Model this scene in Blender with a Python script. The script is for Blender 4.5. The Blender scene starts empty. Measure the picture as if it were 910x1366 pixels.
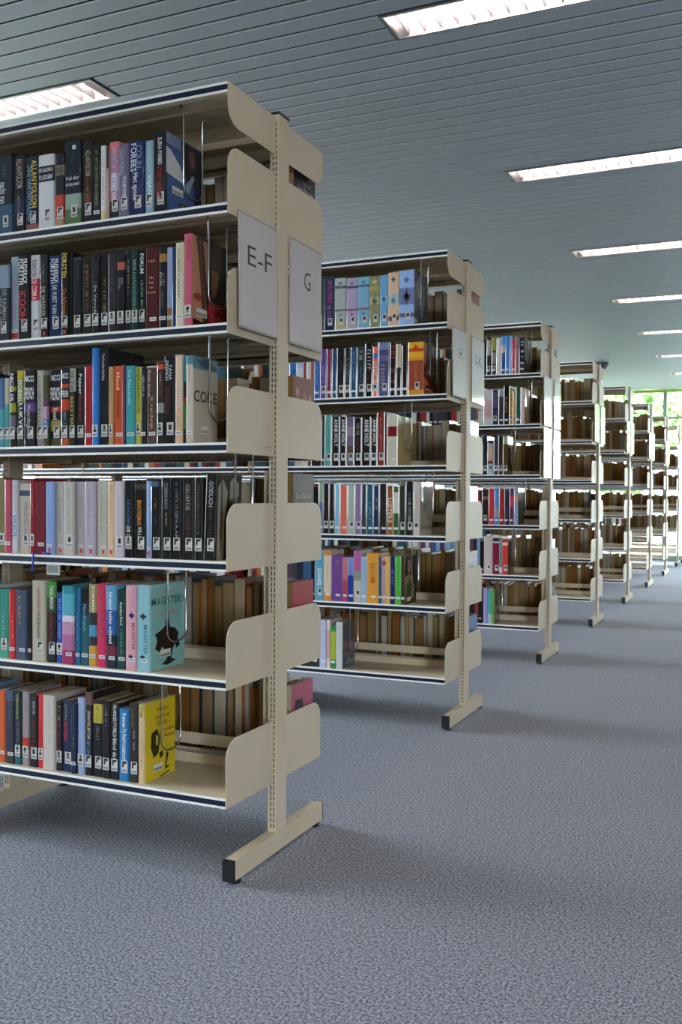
import bpy, math, random
from mathutils import Vector, Matrix

SC = bpy.context.scene
COL = SC.collection
random.seed(7)

# ------------------------------------------------------------------ camera, world, exposure
EXPOSURE = 0.93
SKY_STRENGTH = 22.0
SKY_COLOR = (0.83, 0.89, 1.0)
TUBE_STRENGTH = 27.0
TUBE_COLOR = (1.0, 0.87, 0.78)

YAW, PITCH, ROLL, CAMZ = 0.4229, -0.0164, 0.005, 1.024
cy_, sy_ = math.cos(YAW), math.sin(YAW)
cp_, sp_ = math.cos(PITCH), math.sin(PITCH)
fw = Vector((-sy_ * cp_, cy_ * cp_, sp_))
r0 = Vector((cy_, sy_, 0.0))
u0 = r0.cross(fw)
rt = math.cos(ROLL) * r0 + math.sin(ROLL) * u0
up = -math.sin(ROLL) * r0 + math.cos(ROLL) * u0
cd = bpy.data.cameras.new('camera')
cam = bpy.data.objects.new('camera', cd)
COL.objects.link(cam)
m = Matrix((rt, up, -fw)).transposed().to_4x4()
m.translation = Vector((0, 0, CAMZ))
cam.matrix_world = m
cd.sensor_fit = 'VERTICAL'
cd.sensor_height = 36.0
cd.sensor_width = 24.0
cd.lens = 1277.3 / 1366 * 36.0
cd.clip_start = 0.05
cd.clip_end = 300
cd.dof.use_dof = True
cd.dof.focus_distance = 2.7
cd.dof.aperture_fstop = 9.0
SC.camera = cam

SC.view_settings.view_transform = 'Standard'
SC.view_settings.look = 'None'
SC.view_settings.gamma = 1.0
SC.view_settings.use_curve_mapping = False
SC.view_settings.exposure = EXPOSURE
cyc = SC.cycles
cyc.max_bounces = 7
cyc.diffuse_bounces = 4
cyc.glossy_bounces = 3
cyc.transmission_bounces = 3
cyc.transparent_max_bounces = 8
cyc.caustics_reflective = False
cyc.caustics_refractive = False
cyc.sample_clamp_indirect = 6.0
cyc.use_denoising = True
cyc.use_adaptive_sampling = False

world = bpy.data.worlds.new('overcast_sky')
SC.world = world
world.use_nodes = True
wn = world.node_tree
bg = wn.nodes['Background']
tc = wn.nodes.new('ShaderNodeTexCoord')
sx = wn.nodes.new('ShaderNodeSeparateXYZ')
cr = wn.nodes.new('ShaderNodeValToRGB')          # an overcast sky, a little deeper blue towards the zenith
wn.links.new(tc.outputs['Generated'], sx.inputs[0])
wn.links.new(sx.outputs['Z'], cr.inputs[0])
cr.color_ramp.elements[0].color = (SKY_COLOR[0] * 1.05, SKY_COLOR[1], SKY_COLOR[2] * 0.97, 1)
cr.color_ramp.elements[1].color = (SKY_COLOR[0] * 0.8, SKY_COLOR[1] * 0.9, SKY_COLOR[2], 1)
wn.links.new(cr.outputs['Color'], bg.inputs['Color'])
bg.inputs['Strength'].default_value = SKY_STRENGTH

# room extents and shelving constants (metres)
XL, XR, YB, YF_, HC = -6.6, 4.6, -3.2, 16.42, 2.79
ROWP, ROW0, DEPTH, LV, ZB = 1.8337, 2.1434, 0.5695, 0.31, 0.2057
BAY = 0.985
NB = 4
NROWS = 8
XE = -1.29

def portal(name, loc, rot, sx_, sy_):
    ld = bpy.data.lights.new(name, 'AREA')
    ld.shape = 'RECTANGLE'; ld.size = sx_; ld.size_y = sy_
    ld.cycles.is_portal = True
    o = bpy.data.objects.new(name, ld); COL.objects.link(o)
    o.location = loc; o.rotation_euler = rot
portal('window_portal_left', (XL - 0.05, (0.1 + YF_) / 2, HC / 2), (0, -math.pi / 2, 0), HC, YF_ - 0.1)
portal('window_portal_far', ((XL + 3.15) / 2, YF_ + 0.05, HC / 2), (-math.pi / 2, 0, 0), 3.15 - XL, HC)

portal('window_portal_back', ((3.0 + XR) / 2, YB - 0.06, HC / 2), (math.pi / 2, 0, 0), XR - 3.0, HC)  # portal for the added back window

# ------------------------------------------------------------------ helpers
def lin(h):
    if isinstance(h, tuple): return h
    r = []
    for i in (0, 2, 4):
        c = int(h[i:i + 2], 16) / 255
        r.append(c / 12.92 if c <= 0.04045 else ((c + 0.055) / 1.055) ** 2.4)
    return tuple(r)

class MB:
    """collects polygons (with a colour and a material slot) and links them as ONE mesh object"""
    def __init__(s): s.v = []; s.f = []; s.c = []; s.mi = []
    def poly(s, pts, c=(1, 1, 1), mi=0):
        n = len(s.v); s.v += [tuple(p) for p in pts]
        s.f.append(tuple(range(n, n + len(pts)))); s.c.append(lin(c)); s.mi.append(mi)
    def box(s, x0, x1, y0, y1, z0, z1, c=(1, 1, 1), mi=0):
        n = len(s.v)
        s.v += [(x0, y0, z0), (x1, y0, z0), (x1, y1, z0), (x0, y1, z0), (x0, y0, z1), (x1, y0, z1), (x1, y1, z1), (x0, y1, z1)]
        for q in ((0, 3, 2, 1), (4, 5, 6, 7), (0, 1, 5, 4), (1, 2, 6, 5), (2, 3, 7, 6), (3, 0, 4, 7)):
            s.f.append(tuple(n + i for i in q)); s.c.append(lin(c)); s.mi.append(mi)
    def prism(s, pts, ax, a, b, c=(1, 1, 1), mi=0):
        """polygon pts extruded along axis ax from a to b"""
        def P(p, t):
            if ax == 'x': return (t, p[0], p[1])
            if ax == 'y': return (p[0], t, p[1])
            return (p[0], p[1], t)
        n = len(s.v); k = len(pts)
        s.v += [P(p, a) for p in pts] + [P(p, b) for p in pts]
        fs = [tuple(n + i for i in range(k))[::-1], tuple(n + k + i for i in range(k))]
        fs += [(n + i, n + (i + 1) % k, n + k + (i + 1) % k, n + k + i) for i in range(k)]
        for q in fs: s.f.append(q); s.c.append(lin(c)); s.mi.append(mi)
    def tube(s, pts, r, sides=6, c=(1, 1, 1), mi=0, cap=True):
        pts = [Vector(p) for p in pts]; rings = []
        prev = None
        for i, p in enumerate(pts):
            d = (pts[min(i + 1, len(pts) - 1)] - pts[max(i - 1, 0)]).normalized()
            a = prev if prev is not None else (Vector((0, 0, 1)) if abs(d.z) < 0.9 else Vector((1, 0, 0)))
            a = (a - d * a.dot(d)).normalized(); prev = a; b = d.cross(a)
            n = len(s.v)
            rr = r[i] if isinstance(r, (list, tuple)) else r
            for k in range(sides):
                t = 2 * math.pi * k / sides
                s.v.append(tuple(p + (a * math.cos(t) + b * math.sin(t)) * rr))
            rings.append(n)
        for i in range(len(rings) - 1):
            for k in range(sides):
                s.f.append((rings[i] + k, rings[i] + (k + 1) % sides, rings[i + 1] + (k + 1) % sides, rings[i + 1] + k)); s.c.append(lin(c)); s.mi.append(mi)
        if cap:
            for n in (rings[0], rings[-1]):
                s.f.append(tuple(n + k for k in range(sides))); s.c.append(lin(c)); s.mi.append(mi)
    def mesh(s, name, mats, color=False, smooth=False):
        me = bpy.data.meshes.new(name)
        me.from_pydata(s.v, [], s.f)
        for mt in (mats if isinstance(mats, (list, tuple)) else [mats]): me.materials.append(mt)
        me.polygons.foreach_set('material_index', s.mi)
        if smooth: me.polygons.foreach_set('use_smooth', [True] * len(s.f))
        if color:
            at = me.color_attributes.new('Col', 'FLOAT_COLOR', 'CORNER')
            buf = []
            for f, c in zip(s.f, s.c):
                buf += (c[0], c[1], c[2], 1.0) * len(f)
            at.data.foreach_set('color', buf)
        me.update()
        return me
    def build(s, name, mats, parent=None, color=False, smooth=False):
        return put(name, s.mesh(name, mats, color, smooth), parent)

def put(name, me, parent=None, loc=None):
    o = bpy.data.objects.new(name, me); COL.objects.link(o)
    if parent is not None: o.parent = parent
    if loc is not None: o.location = loc
    return o
def thing(name, label, cat, loc=(0, 0, 0), group=None):
    o = bpy.data.objects.new(name, None); COL.objects.link(o)
    o.empty_display_size = 0.05
    o.location = loc; o['label'] = label; o['category'] = cat
    if group: o['group'] = group
    return o
def structure(o):
    o['kind'] = 'structure'; return o
def bevel(o, w=0.0015, seg=1):
    b = o.modifiers.new('bevel', 'BEVEL'); b.width = w; b.segments = seg; b.limit_method = 'ANGLE'
    return o

# ------------------------------------------------------------------ materials
def mat(name, col, rough=0.5, metal=0.0, spec=0.5, coat=0.0, attr=False, emit=None, es=0.0):
    m = bpy.data.materials.new(name); m.use_nodes = True
    nt = m.node_tree; b = nt.nodes['Principled BSDF']
    b.inputs['Base Color'].default_value = (*lin(col), 1)
    b.inputs['Roughness'].default_value = rough
    b.inputs['Metallic'].default_value = metal
    b.inputs['Specular IOR Level'].default_value = spec
    b.inputs['Coat Weight'].default_value = coat
    b.inputs['Coat Roughness'].default_value = 0.06
    if attr:
        a = nt.nodes.new('ShaderNodeVertexColor'); a.layer_name = 'Col'
        nt.links.new(a.outputs['Color'], b.inputs['Base Color'])
    if emit:
        b.inputs['Emission Color'].default_value = (*emit, 1)
        b.inputs['Emission Strength'].default_value = es
    return m
def noise_bump(m, scale, strength, dist=0.001, detail=2):
    nt = m.node_tree; b = nt.nodes['Principled BSDF']
    t = nt.nodes.new('ShaderNodeTexCoord'); n = nt.nodes.new('ShaderNodeTexNoise'); bp = nt.nodes.new('ShaderNodeBump')
    n.inputs['Scale'].default_value = scale; n.inputs['Detail'].default_value = detail
    bp.inputs['Strength'].default_value = strength; bp.inputs['Distance'].default_value = dist
    nt.links.new(t.outputs['Object'], n.inputs['Vector']); nt.links.new(n.outputs['Fac'], bp.inputs['Height'])
    nt.links.new(bp.outputs['Normal'], b.inputs['Normal'])
def noise_tint(m, scale, c0, c1, lo=0.35, hi=0.65, detail=3):
    nt = m.node_tree; b = nt.nodes['Principled BSDF']
    t = nt.nodes.new('ShaderNodeTexCoord'); n = nt.nodes.new('ShaderNodeTexNoise'); r = nt.nodes.new('ShaderNodeValToRGB')
    n.inputs['Scale'].default_value = scale; n.inputs['Detail'].default_value = detail
    r.color_ramp.elements[0].position = lo; r.color_ramp.elements[1].position = hi
    r.color_ramp.elements[0].color = (*lin(c0), 1); r.color_ramp.elements[1].color = (*lin(c1), 1)
    nt.links.new(t.outputs['Object'], n.inputs['Vector']); nt.links.new(n.outputs['Fac'], r.inputs['Fac'])
    nt.links.new(r.outputs['Color'], b.inputs['Base Color'])

M = {}
M['steel'] = mat('beige_enamel', 'cdbfa6', 0.5, spec=0.25); noise_bump(M['steel'], 420, 0.05, 0.0005); noise_tint(M['steel'], 3.0, 'c9bba1', 'd1c3ab')
M['trim'] = mat('white_shelf_edge', 'f4f4f0', 0.4)
M['navy'] = mat('navy_edge_strip', '121b34', 0.5, spec=0.25)
M['black'] = mat('black_plastic', '16181c', 0.45); noise_bump(M['black'], 300, 0.1)
M['chrome'] = mat('chromed_wire', 'd8dadc', 0.16, metal=1.0)
M['cover'] = mat('book_cover_film', 'ffffff', 0.28, spec=0.3, attr=True, coat=0.6)
M['print'] = mat('printed_ink', 'ffffff', 0.35, attr=True)
M['pages'] = mat('page_edges', 'ffffff', 0.9, spec=0.2, attr=True)
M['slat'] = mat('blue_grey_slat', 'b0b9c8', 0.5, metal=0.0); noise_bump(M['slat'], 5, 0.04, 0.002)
M['slat_edge'] = mat('pale_slat_edge', 'dde6f4', 0.3, metal=0.2)  # pale tone that paints a highlight along the slat edges
M['void'] = mat('ceiling_void', '141a28', 0.9)  # near-black void; also paints the shade on slat flanks and in post slots
M['white'] = mat('white_reflector', 'c4c2c4', 0.35)
M['blade'] = mat('louvre_metal', '868488', 0.35)
M['lamp'] = mat('fluorescent_tube', 'ffffff', 0.5, emit=TUBE_COLOR, es=TUBE_STRENGTH)
M['alu'] = mat('aluminium_trim', 'b9bcc0', 0.3, metal=0.9)
M['paper'] = mat('sign_paper', 'c9c0c2', 0.5, coat=1.0)
M['acrylic'] = mat('sign_holder_plastic', 'b8b2ac', 0.08, coat=1.0)
M['ink'] = mat('black_ink', '1c1b20', 0.4, coat=1.0)
M['wall'] = mat('painted_wall', '64564a', 0.8); noise_bump(M['wall'], 80, 0.1)
M['frame'] = mat('window_frame_green', '8f9f8c', 0.4)
M['lime'] = mat('window_head_green', '93a94a', 0.5)
M['blue'] = mat('blue_cord', '1f30a8', 0.5)
M['grass'] = mat('worn_lawn', '565a48', 0.95); noise_tint(M['grass'], 2.0, '4e5240', '626654')
M['leaf'] = mat('tree_leaf', '5f8a34', 0.6, attr=True)
M['bark'] = mat('tree_bark', '5a4a3a', 0.9); noise_bump(M['bark'], 30, 0.6, 0.02)
M['fabric'] = mat('black_chair_fabric', '17181b', 0.85); noise_bump(M['fabric'], 500, 0.3)

# fine paper-edge lines on the page blocks
nt = M['pages'].node_tree; b = nt.nodes['Principled BSDF']
t_ = nt.nodes.new('ShaderNodeTexCoord'); mp = nt.nodes.new('ShaderNodeMapping'); ns = nt.nodes.new('ShaderNodeTexNoise')
mp.inputs['Scale'].default_value = (900, 900, 4); ns.inputs['Scale'].default_value = 1.0; ns.inputs['Detail'].default_value = 1
mx = nt.nodes.new('ShaderNodeMix'); mx.data_type = 'RGBA'; mx.blend_type = 'MULTIPLY'; mx.inputs[0].default_value = 0.45
at = [n for n in nt.nodes if n.type == 'VERTEX_COLOR'][0]
nt.links.new(t_.outputs['Object'], mp.inputs['Vector']); nt.links.new(mp.outputs['Vector'], ns.inputs['Vector'])
nt.links.new(at.outputs['Color'], mx.inputs[6]); nt.links.new(ns.outputs['Fac'], mx.inputs[7]); nt.links.new(mx.outputs[2], b.inputs['Base Color'])

# carpet: mixed light and dark blue-grey fibres
M['carpet'] = mat('blue_grey_carpet', '6c7688', 0.95, spec=0.15)
nt = M['carpet'].node_tree; b = nt.nodes['Principled BSDF']
t_ = nt.nodes.new('ShaderNodeTexCoord')
n1 = nt.nodes.new('ShaderNodeTexNoise'); n1.inputs['Scale'].default_value = 150; n1.inputs['Detail'].default_value = 5; n1.inputs['Roughness'].default_value = 0.85
n2 = nt.nodes.new('ShaderNodeTexNoise'); n2.inputs['Scale'].default_value = 2.2; n2.inputs['Detail'].default_value = 2
r1 = nt.nodes.new('ShaderNodeValToRGB')
r1.color_ramp.elements[0].position = 0.42; r1.color_ramp.elements[1].position = 0.59
r1.color_ramp.elements[0].color = (*lin('484c57'), 1); r1.color_ramp.elements[1].color = (*lin('b4b8c3'), 1)
mx = nt.nodes.new('ShaderNodeMix'); mx.data_type = 'RGBA'; mx.blend_type = 'MULTIPLY'; mx.inputs[0].default_value = 0.25
r2 = nt.nodes.new('ShaderNodeValToRGB'); r2.color_ramp.elements[0].color = (0.75, 0.75, 0.78, 1); r2.color_ramp.elements[1].color = (1, 1, 1, 1)
bp_ = nt.nodes.new('ShaderNodeBump'); bp_.inputs['Strength'].default_value = 0.3; bp_.inputs['Distance'].default_value = 0.002
for n in (n1, n2): nt.links.new(t_.outputs['Object'], n.inputs['Vector'])
nt.links.new(n1.outputs['Fac'], r1.inputs['Fac']); nt.links.new(n2.outputs['Fac'], r2.inputs['Fac'])
nt.links.new(r1.outputs['Color'], mx.inputs[6]); nt.links.new(r2.outputs['Color'], mx.inputs[7]); nt.links.new(mx.outputs[2], b.inputs['Base Color'])
nt.links.new(n1.outputs['Fac'], bp_.inputs['Height']); nt.links.new(bp_.outputs['Normal'], b.inputs['Normal'])

# clear window glass: mostly lets light straight through, reflects a little
gm = bpy.data.materials.new('window_glass'); gm.use_nodes = True; nt = gm.node_tree
for n in list(nt.nodes): nt.nodes.remove(n)
o_ = nt.nodes.new('ShaderNodeOutputMaterial'); mxs = nt.nodes.new('ShaderNodeMixShader'); tr = nt.nodes.new('ShaderNodeBsdfTransparent'); gl = nt.nodes.new('ShaderNodeBsdfGlossy')
fr = nt.nodes.new('ShaderNodeFresnel'); fr.inputs['IOR'].default_value = 1.3
gl.inputs['Roughness'].default_value = 0.02; tr.inputs['Color'].default_value = (0.93, 0.97, 0.95, 1)
nt.links.new(fr.outputs[0], mxs.inputs[0]); nt.links.new(tr.outputs[0], mxs.inputs[1]); nt.links.new(gl.outputs[0], mxs.inputs[2]); nt.links.new(mxs.outputs[0], o_.inputs[0])
M['glass'] = gm

# ------------------------------------------------------------------ setting: floor, walls, windows
f = MB(); f.box(XL, XR, YB, YF_, -0.05, 0.0); structure(f.build('floor', M['carpet']))
w = MB(); w.box(XR, XR + 0.15, YB, YF_, 0, HC + 0.3); structure(w.build('wall_right', M['wall']))
w = MB(); w.box(XL, 3.0, YB - 0.15, YB, 0, HC + 0.3); structure(w.build('wall_back', mat('pale_wall', 'bdb6aa', 0.8)))
def window_wall(idx, along, a0, a1, fixed, step, start):
    """full-height glazing along x or y: frame, head, mullions, transom and panes"""
    def bx(mb, p0, p1, d0, d1, z0, z1):
        if along == 'y': mb.box(fixed + d0, fixed + d1, p0, p1, z0, z1)
        else: mb.box(p0, p1, fixed + d0, fixed + d1, z0, z1)
    root = bpy.data.objects.new('window_%d' % idx, None); COL.objects.link(root); structure(root)
    mb = MB(); bx(mb, a0, a1, -0.05, 0.05, 0.0, 0.09); mb.build('window_sill', M['frame'], root)
    mb = MB(); bx(mb, a0, a1, -0.05, 0.05, HC - 0.045, HC); mb.build('window_head', M['lime'], root)
    xs = [a0 + 0.03]; p = start
    while p < a1 - 0.1:
        if p > a0 + 0.1: xs.append(p)
        p += step
    xs.append(a1 - 0.03)
    for p in xs:
        mb = MB(); bx(mb, p - 0.03, p + 0.03, -0.045, 0.045, 0.09, HC - 0.045); mb.build('mullion', M['frame'], root)
    for p, q in zip(xs, xs[1:]):
        mb = MB(); bx(mb, p + 0.03, q - 0.03, -0.035, 0.035, 2.305, 2.345); mb.build('transom', M['frame'], root)
        mb = MB(); bx(mb, p + 0.03, q - 0.03, -0.003, 0.003, 0.09, 2.305); mb.build('pane', M['glass'], root)
        mb = MB(); bx(mb, p + 0.03, q - 0.03, -0.003, 0.003, 2.345, HC - 0.045); mb.build('pane', M['glass'], root)
window_wall(1, 'y', 0.1, YF_, XL, 1.9, 2.0)
window_wall(3, 'x', 3.0, XR, YB, 1.9, 9)  # unseen back window, added to light the faces turned towards the camera
w = MB(); w.box(XL - 0.1, XL + 0.05, YB, 0.1, 0, HC + 0.3); structure(w.build('wall_left', M['wall']))
window_wall(2, 'x', XL, 3.15, YF_, 1.9, -1.60 - 1.9 * 2)
w = MB(); w.box(3.15, XR, YF_ - 0.05, YF_ + 0.1, 0, HC + 0.3); structure(w.build('wall_far', M['wall']))

# ------------------------------------------------------------------ ceiling: separate metal slats with dark joints
JP, J0 = 0.10189, 3.29
ceil = MB(); ceil.box(XL - 0.1, XR + 0.1, YB - 0.1, YF_ + 0.1, HC + 0.16, HC + 0.2)
ceiling = structure(ceil.build('ceiling', M['void']))
LX = [(-4.2, -2.65), (-1.34, 0.21), (1.52, 3.07)]
def slat_mesh(x0, x1):
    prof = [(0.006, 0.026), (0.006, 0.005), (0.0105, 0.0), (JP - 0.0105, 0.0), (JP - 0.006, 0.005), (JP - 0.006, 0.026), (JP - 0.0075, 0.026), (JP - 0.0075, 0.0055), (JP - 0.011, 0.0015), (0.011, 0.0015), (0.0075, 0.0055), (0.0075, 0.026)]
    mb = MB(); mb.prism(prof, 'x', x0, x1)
    for k in (3, 5): mb.mi[k] = 1          # highlight along the rolled edges, put into the colour
    for k in (2, 6): mb.mi[k] = 2          # shade in the joints, painted dark on the upturned flanks
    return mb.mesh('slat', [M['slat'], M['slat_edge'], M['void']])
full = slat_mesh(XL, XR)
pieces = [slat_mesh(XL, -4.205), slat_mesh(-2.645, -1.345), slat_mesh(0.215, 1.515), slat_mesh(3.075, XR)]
LROWS = range(-3, 8)
nmin, nmax = int((YB - J0) / JP), int((YF_ - J0) / JP)
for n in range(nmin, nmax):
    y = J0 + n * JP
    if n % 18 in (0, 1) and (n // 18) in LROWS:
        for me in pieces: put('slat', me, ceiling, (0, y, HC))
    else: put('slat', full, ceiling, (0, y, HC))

# ------------------------------------------------------------------ recessed ceiling lights with louvres
LL, LW = 1.54, 2 * JP - 0.006
def light_meshes():
    h = MB()   # housing: outer trim, sloping reflectors, top
    for y0, y1 in ((0.0, 0.012), (LW - 0.012, LW)): h.box(0, LL, y0, y1, -0.003, 0.008)
    for x0, x1 in ((0.0, 0.012), (LL - 0.012, LL)): h.box(x0, x1, 0.012, LW - 0.012, -0.003, 0.008)
    r = MB()
    r.box(0.005, LL - 0.005, 0.005, LW - 0.005, 0.088, 0.092)
    for y0, y1 in ((0.006, 0.010), (LW - 0.010, LW - 0.006)): r.box(0.005, LL - 0.005, y0, y1, 0.008, 0.088)
    for x0, x1 in ((0.005, 0.01), (LL - 0.01, LL - 0.005)): r.box(x0, x1, 0.006, LW - 0.006, 0.008, 0.088)
    # parabolic side reflectors
    for s in (0, 1):
        prof = [(0.012, 0.0), (0.020, 0.02), (0.034, 0.045), (0.012, 0.045)]
        if s: prof = [(LW - p, q) for p, q in prof][::-1]
        r.prism(prof, 'x', 0.012, LL - 0.012)
    t = MB(); t.tube([(0.07, LW * 0.5, 0.062), (LL - 0.07, LW * 0.5, 0.062)], 0.014, 10)
    bl = MB(); bl.prism([(-0.0012, 0.0), (0.0012, 0.0), (0.004, 0.04), (-0.004, 0.04)], 'y', 0.02, LW - 0.02) if False else None
    bl = MB()
    bl.prism([(-0.0012, 0.001), (0.0012, 0.001), (0.0045, 0.04), (-0.0045, 0.04)], 'y', 0.021, LW - 0.021)
    j = MB()
    for k in range(23):
        x = 0.055 + k * 0.065
        j.prism([(x - 0.0012, 0.001), (x + 0.0012, 0.001), (x + 0.0045, 0.04), (x - 0.0045, 0.04)], 'y', 0.021, LW - 0.021)
    return h.mesh('light_trim', M['alu']), r.mesh('reflector', M['white']), t.mesh('tube', M['lamp'], smooth=True), bl.mesh('louvre_blade', M['blade']), j.mesh('louvre', M['blade'])
LM = light_meshes()
ORD = ['nearest', 'second nearest', 'third nearest', 'fourth nearest', 'fifth nearest', 'sixth nearest', 'seventh nearest', 'farthest']
COLN = {-4.2: 'above the bookcases', -1.34: 'beside the bookcase ends', 1.52: 'far to the right'}
for m_ in LROWS:
    for (x0, x1) in LX:
        y0 = J0 + m_ * ROWP + 0.003
        if m_ >= 0:
            lab = '%s louvred ceiling light in the row %s' % (ORD[m_], COLN[x0])
            if x0 == -1.34 and m_ == 0: lab = 'nearest and brightest louvred ceiling light, cut by the top frame edge'
            if x0 == -4.2 and m_ == 0: lab = 'bright louvred ceiling light above the left end of the first bookcase'
        else: lab = 'louvred ceiling light %s behind the camera, %s' % ({-1: 'just', -2: 'well', -3: 'farthest'}[m_], COLN[x0])
        t = thing('ceiling_light', lab, 'ceiling light', (x0, y0, HC), 'recessed louvred ceiling lights')
        put('light_trim', LM[0], t); put('reflector', LM[1], t); put('tube', LM[2], t)
        if m_ == 0 and x0 < 1:
            for k in range(23): put('louvre_blade', LM[3], t, (0.055 + k * 0.065, 0, 0))
        else:
            lo = put('louvre', LM[4], t)

dt = thing('smoke_detector', 'small round grey smoke detector on the ceiling above the fourth bookcase', 'smoke detector', (-2.055, 12.86, HC))
mb = MB(); mb.tube([(0, 0, 0), (0, 0, -0.03), (0, 0, -0.05), (0, 0, -0.085)], [0.09, 0.09, 0.08, 0.05], 20); mb.build('housing', mat('detector_grey', '5c6268', 0.5), dt, smooth=False)
mb = MB(); mb.tube([(0, 0, -0.085), (0, 0, -0.115)], [0.045, 0.04], 16); mb.build('sensor', mat('detector_white', 'c4c8c8', 0.4), dt)

# ------------------------------------------------------------------ bookcases
ORDN = ['first', 'second', 'third', 'fourth', 'fifth', 'sixth', 'seventh', 'eighth']
PW, PD, PZ = 0.0272, 0.062, 2.098          # post section and height
YC = DEPTH / 2                               # post centre from the front edge
def post_mesh():
    mb = MB(); x0, x1 = -PW / 2, PW / 2; y0, y1 = YC - PD / 2, YC + PD / 2; zb = 0.066
    # side and back faces, front face with two columns of real slots
    mb.poly([(x1, y0, zb), (x1, y1, zb), (x1, y1, PZ), (x1, y0, PZ)])
    mb.poly([(x0, y1, zb), (x0, y0, zb), (x0, y0, PZ), (x0, y1, PZ)])
    mb.poly([(x1, y0, PZ), (x1, y1, PZ), (x0, y1, PZ), (x0, y0, PZ)])
    st, hh, n = 0.01565, 0.0108, 128
    xs = [x0, x0 + 0.0068, x0 + 0.0110, x0 + 0.0166, x0 + 0.0208, x1]
    for yy, flip in ((y0, False), (y1, True)):
        def q(a, b, c, d):
            pts = [(a, yy, c), (b, yy, c), (b, yy, d), (a, yy, d)]
            mb.poly(pts[::-1] if flip else pts)
        for i in (0, 2, 4): q(xs[i], xs[i + 1], zb, PZ)
        z = zb
        for k in range(n):
            s = zb + 0.012 + k * st
            for i in (1, 3): q(xs[i], xs[i + 1], z, s)
            z = s + hh
        for i in (1, 3): q(xs[i], xs[i + 1], z, PZ)
        # slot depth: dark sheet just behind the slots stands in for shade inside the post
        for i in (1, 3):
            for k in range(n):
                s = zb + 0.012 + k * st; e = 0.0025 if not flip else -0.0025
                mb.poly([(xs[i], yy, s), (xs[i], yy + e, s), (xs[i], yy + e, s + hh), (xs[i], yy, s + hh)])
                mb.poly([(xs[i], yy, s + hh), (xs[i + 1], yy, s + hh), (xs[i + 1], yy + e, s + hh), (xs[i], yy + e, s + hh)])
        e = 0.0026 if not flip else -0.0026
        mb.poly([(x0 + 0.001, yy + e, zb), (x1 - 0.001, yy + e, zb), (x1 - 0.001, yy + e, PZ), (x0 + 0.001, yy + e, PZ)], mi=1)
    return mb.mesh('upright_post', [M['steel'], M['void']])
POST = post_mesh()
mb = MB(); mb.box(-PW / 2 - 0.001, PW / 2 + 0.001, YC - PD / 2 - 0.001, YC + PD / 2 + 0.001, PZ, PZ + 0.008); CAPM = mb.mesh('post_cap', M['black'])
mb = MB(); mb.box(-0.016, 0.016, 0.022, DEPTH - 0.014, 0.012, 0.066); FOOT = mb.mesh('foot', M['steel'])
def capm(y0, y1):
    mb = MB(); mb.box(-0.0165, 0.0165, y0, y1, 0.0115, 0.0665); return mb.mesh('foot_cap', M['black'])
FCAP = [capm(0.010, 0.022), capm(DEPTH - 0.014, DEPTH - 0.010)]
def levm(y):
    mb = MB(); mb.tube([(0, y, 0.0), (0, y, 0.005), (0, y, 0.006), (0, y, 0.013)], [0.017, 0.017, 0.007, 0.007], 14); return mb.mesh('levelling_pad', M['black'])
LEV = [levm(0.045), levm(DEPTH - 0.045)]
TP = 0.0022
def arc(cx, cz, r, a0, a1, n=7):
    return [(cx + r * math.cos(a0 + (a1 - a0) * i / n), cz + r * math.sin(a0 + (a1 - a0) * i / n)) for i in range(n + 1)]
def panel_mesh(canopy, back):
    """shelf end plate seen from the side (y, z); front top corner rounded, the canopy's front bottom corner"""
    y1 = YC - PD / 2 + 0.004; r = 0.052
    if canopy: pts = [(y1, 0.0), (y1, 0.106)] + [(0.0, 0.106)] + arc(r, r, r, math.pi, 1.5 * math.pi)
    else: pts = [(0, 0), (y1, 0), (y1, 0.178)] + arc(r, 0.178 - r, r, math.pi / 2, math.pi)
    pts = pts[::-1] if not canopy else pts[::-1]
    if back: pts = [(DEPTH - p, q) for p, q in pts][::-1]
    mb = MB(); mb.prism(pts, 'x', -TP / 2, TP / 2); return mb.mesh('side_panel', M['steel'])
PAN = {(c, b): panel_mesh(c, b) for c in (0, 1) for b in (0, 1)}
SL = BAY - 0.012
def shelf_mesh(back, canopy, strip):
    """folded steel shelf: deck, deep front lip with white edges, rear upstand"""
    mb = MB(); x0, x1 = -SL - 0.006, -0.0022
    def B(x0, x1, a, b, z0, z1, mi=0):
        if back: a, b = DEPTH - b, DEPTH - a
        mb.box(x0, x1, a, b, z0, z1, mi=mi)
    B(x0, x1, 0.004, 0.262, 0.0245, 0.0265)             # deck
    B(x0, x1, 0.0, 0.004, 0.0, 0.0062, 1); B(x0, x1, 0.0, 0.004, 0.0205, 0.027, 1); B(x0, x1, 0.003, 0.004, 0.0, 0.027, 0)
    B(x0, x1, 0.004, 0.018, 0.0, 0.0015)                # return of the lip
    if canopy: B(x0, x1, 0.258, 0.262, -0.014, 0.0265)
    else:
        B(x0, x1, 0.258, 0.262, 0.010, 0.056)           # rear upstand
        B(x0, x1, 0.225, 0.258, 0.008, 0.0095)
    B(x0, x1, 0.12, 0.13, 0.0165, 0.0245)               # stiffening rib, carries the wire supports
    if strip: B(x0, x1, 0.0006, 0.003, 0.0062, 0.0205, 2)
    return mb.mesh('shelf', [M['steel'], M['trim'], M['navy']])
SH = {(b, c, s): shelf_mesh(b, c, s) for b in (0, 1) for c in (0, 1) for s in (0, 1)}
def strip_mesh(back):
    mb = MB(); y0, y1 = (0.0006, 0.003) if not back else (DEPTH - 0.003, DEPTH - 0.0006)
    mb.box(-SL - 0.006, -0.0022, y0, y1, 0.0062, 0.0205); return mb.mesh('edge_strip', M['navy'])
STR = [strip_mesh(0), strip_mesh(1)]
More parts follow.
